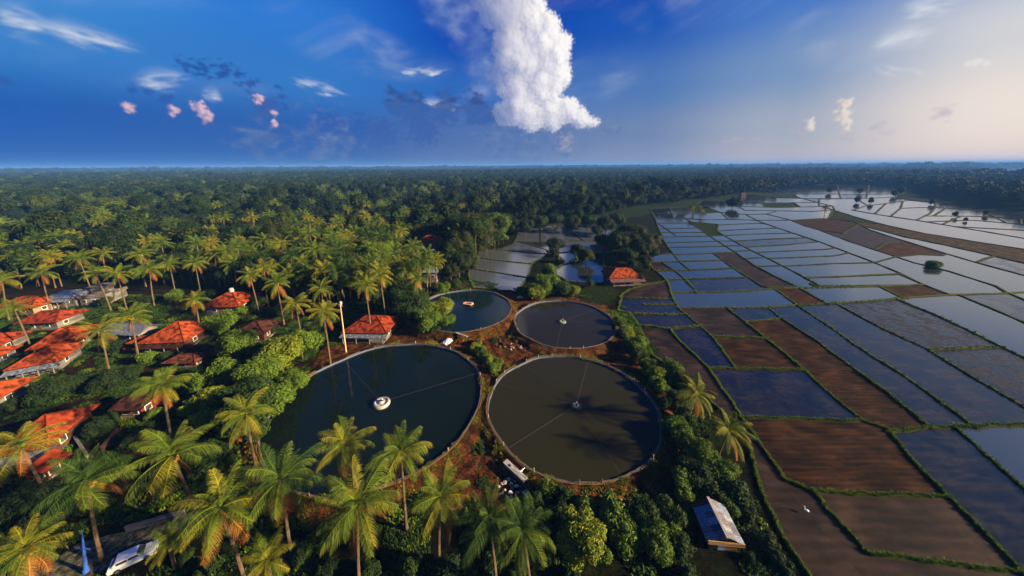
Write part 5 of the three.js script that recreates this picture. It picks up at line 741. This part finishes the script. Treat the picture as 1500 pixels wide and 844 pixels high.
// ground cover: weeds and low growth under trees and palms, grass on the bunds
const weedGeo = (() => { const mb = new MB(), r = rng(4); for (let k = 0; k < 150; k++) { const a = r() * 6.28, d = Math.sqrt(r()) * .9, x = Math.cos(a) * d, z = Math.sin(a) * d, h = (.25 + .5 * r()) * (1.1 - d * .6), b = r() * 6.28, w = .045 + .05 * r(), lx = Math.cos(b), lz = Math.sin(b), q = .6 + .7 * r(); mb.tri([x - lz * w, h * .3, z + lx * w], [x + lz * w, h * .3, z - lx * w], [x + lx * .2, h, z + lz * .2], [q * (r() < .2 ? 1.6 : 1), q, q * .7]); } return mb.geo(); })();
const bladeGeo = (() => { const mb = new MB(), r = rng(14); for (let k = 0; k < 16; k++) { const a = r() * 6.28, d = r() * .22, x = Math.cos(a) * d, z = Math.sin(a) * d, h = .22 + .3 * r(), b = r() * 6.28, w = .028, q = .7 + .6 * r(); mb.tri([x - Math.sin(b) * w, 0, z + Math.cos(b) * w], [x + Math.sin(b) * w, 0, z - Math.cos(b) * w], [x + Math.cos(b) * .18, h, z + Math.sin(b) * .18], [q * (r() < .3 ? 1.5 : 1), q, q * .7]); } return mb.geo(); })();
{ const r = rng(91), W = [], yard = [[-46.18,-51.57], [-53.73,-81.25], [-33.49,-96.11], [-28.32,-124.77], [2.59,-120.68], [39.88,-113.47], [35.92,-66.53], [31.06,-49.5], [21.52,-39.17], [12.97,-38.23], [3.91,-39.27], [-1.23,-36.89], [-5.39,-38.82], [-27.4,-41.57], [-39.74,-45.2]];
  const lane = [[-60.46,-30.12], [-60.14,-32.84], [-59.31,-34.42], [-53.52,-35.91], [-48.21,-37.9], [-44.8,-36.94], [-50.35,-34.37], [-51.95,-32.57], [-51.93,-30.08]], near2 = [[-227.4,-124.18], [-88.91,-118.62], [-32.02,-128.65], [-18.53,-136.76], [39.88,-113.47], [40.06,-71.69], [38.92,-54.23], [36.82,-41.74], [34.48,-30.08], [33.07,-26.61], [-63.74,-27.03]];
  for (let k = 0; k < 26000; k++) { const x = -190 + r() * 250, z = -190 + r() * 172; if (!inView(x, z) || !inPoly(x, z, near2) || inPoly(x, z, lane)) continue; const inY = inPoly(x, z, yard); if (inY && n2(x * .15, z * .15) < .75) continue; if (ponds.some(([px, pz, pr]) => Math.hypot(x - px, z - pz) < pr + 1.4)) continue; if (n2(x * .08 + 7, z * .08) < -.45) continue; W.push([x, z, .5 + .9 * r() * r(), r(), r(), r()]); }
  copies('undergrowth', 'low weeds and undergrowth covering the ground below the palms', 'undergrowth', W, [weedGeo], leafM(0.0242, 0.0605, 0.00648, 0), (o, [x, z, s, u]) => { o.position.set(x, 0, z); o.rotation.y = u * 6.28; o.scale.set(s * 1.3, s, s * 1.3); }, treeTint);
  copies('bund_grass', 'short bright grass growing along the field bunds', 'grass', tuftSpots.map(t => [...t, r(), r()]), [bladeGeo], leafM(0.0968, 0.194, 0.0117, 0), (o, [x, y, z, d, u, v]) => { o.position.set(x, y * .7, z); o.rotation.y = u * 6.28; const s = (.5 + .5 * v) * (d > 100 ? 1.5 : 1); o.scale.set(s * 1.2, s, s * 1.2); }, (c, q) => { const k = .75 + .5 * q[5]; c.setRGB(k, k, k); });
  const K2 = []; for (const [px, pz, pr] of ponds) for (let k = 0; k < pr * 46; k++) { const a = r() * 6.283, c = n2(Math.cos(a) * 2.7 + px, Math.sin(a) * 2.7 + pz); if (c < -.1) continue; const d = pr + .35 + r() * r() * 3.2, x = px + Math.cos(a) * d, z = pz + Math.sin(a) * d; if (ponds.some(([qx, qz, qr]) => Math.hypot(x - qx, z - qz) < qr + .3)) continue; K2.push([x, .1 + clamp(1 - (d - pr) / 3.4) * (pr < 16.3 && pr > 16 ? 1.9 : .8), z, c, r(), r()]); }
  copies('bank_weeds', 'tufts of weeds on the earth banks of the ponds', 'weeds', K2, [bladeGeo, weedGeo.clone().scale(.5, .5, .5)], leafM(.1, .14, .012, 0), (o, [x, y, z, c, u, v]) => { o.position.set(x, y - .12, z); o.rotation.y = u * 6.28; const s = .7 + 1.1 * v; o.scale.set(s, s, s); }, (c, q) => { const k = .6 + .6 * q[5]; c.setRGB(k * (1 + .7 * q[4]), k, k); });
  const G = []; for (let k = 0; k < 5200; k++) { const x = 20 + r() * 30, z = -115 + r() * 60; if (inPoly(x, z, [[32.27,-104.79], [38.36,-103.63], [40.17,-97.07], [37.47,-77.66], [34.64,-75.21], [32.57,-79.33], [31.78,-88.44]])) G.push([x, 0, z, 0, r(), r()]); }
  copies('bank_grass', 'long bright grass on the bank beside the grey brown pond', 'grass', G, [bladeGeo], leafM(0.0665, 0.161, 0.00972, 0), (o, [x, y, z, d, u, v]) => { o.position.set(x, 0, z); o.rotation.y = u * 6.28; const s = 1.3 + v; o.scale.set(s, s, s); }, (c, q) => { const k = .75 + .5 * q[5]; c.setRGB(k, k, k); });
}
scene.fog = new THREE.FogExp2(new THREE.Color().setRGB(.13, .38, 1), .00014);
scene.traverse(o => { if (o.isMesh) o.castShadow = o.receiveShadow = true; });
console.log('vegetation done');
renderer.render(scene, camera);
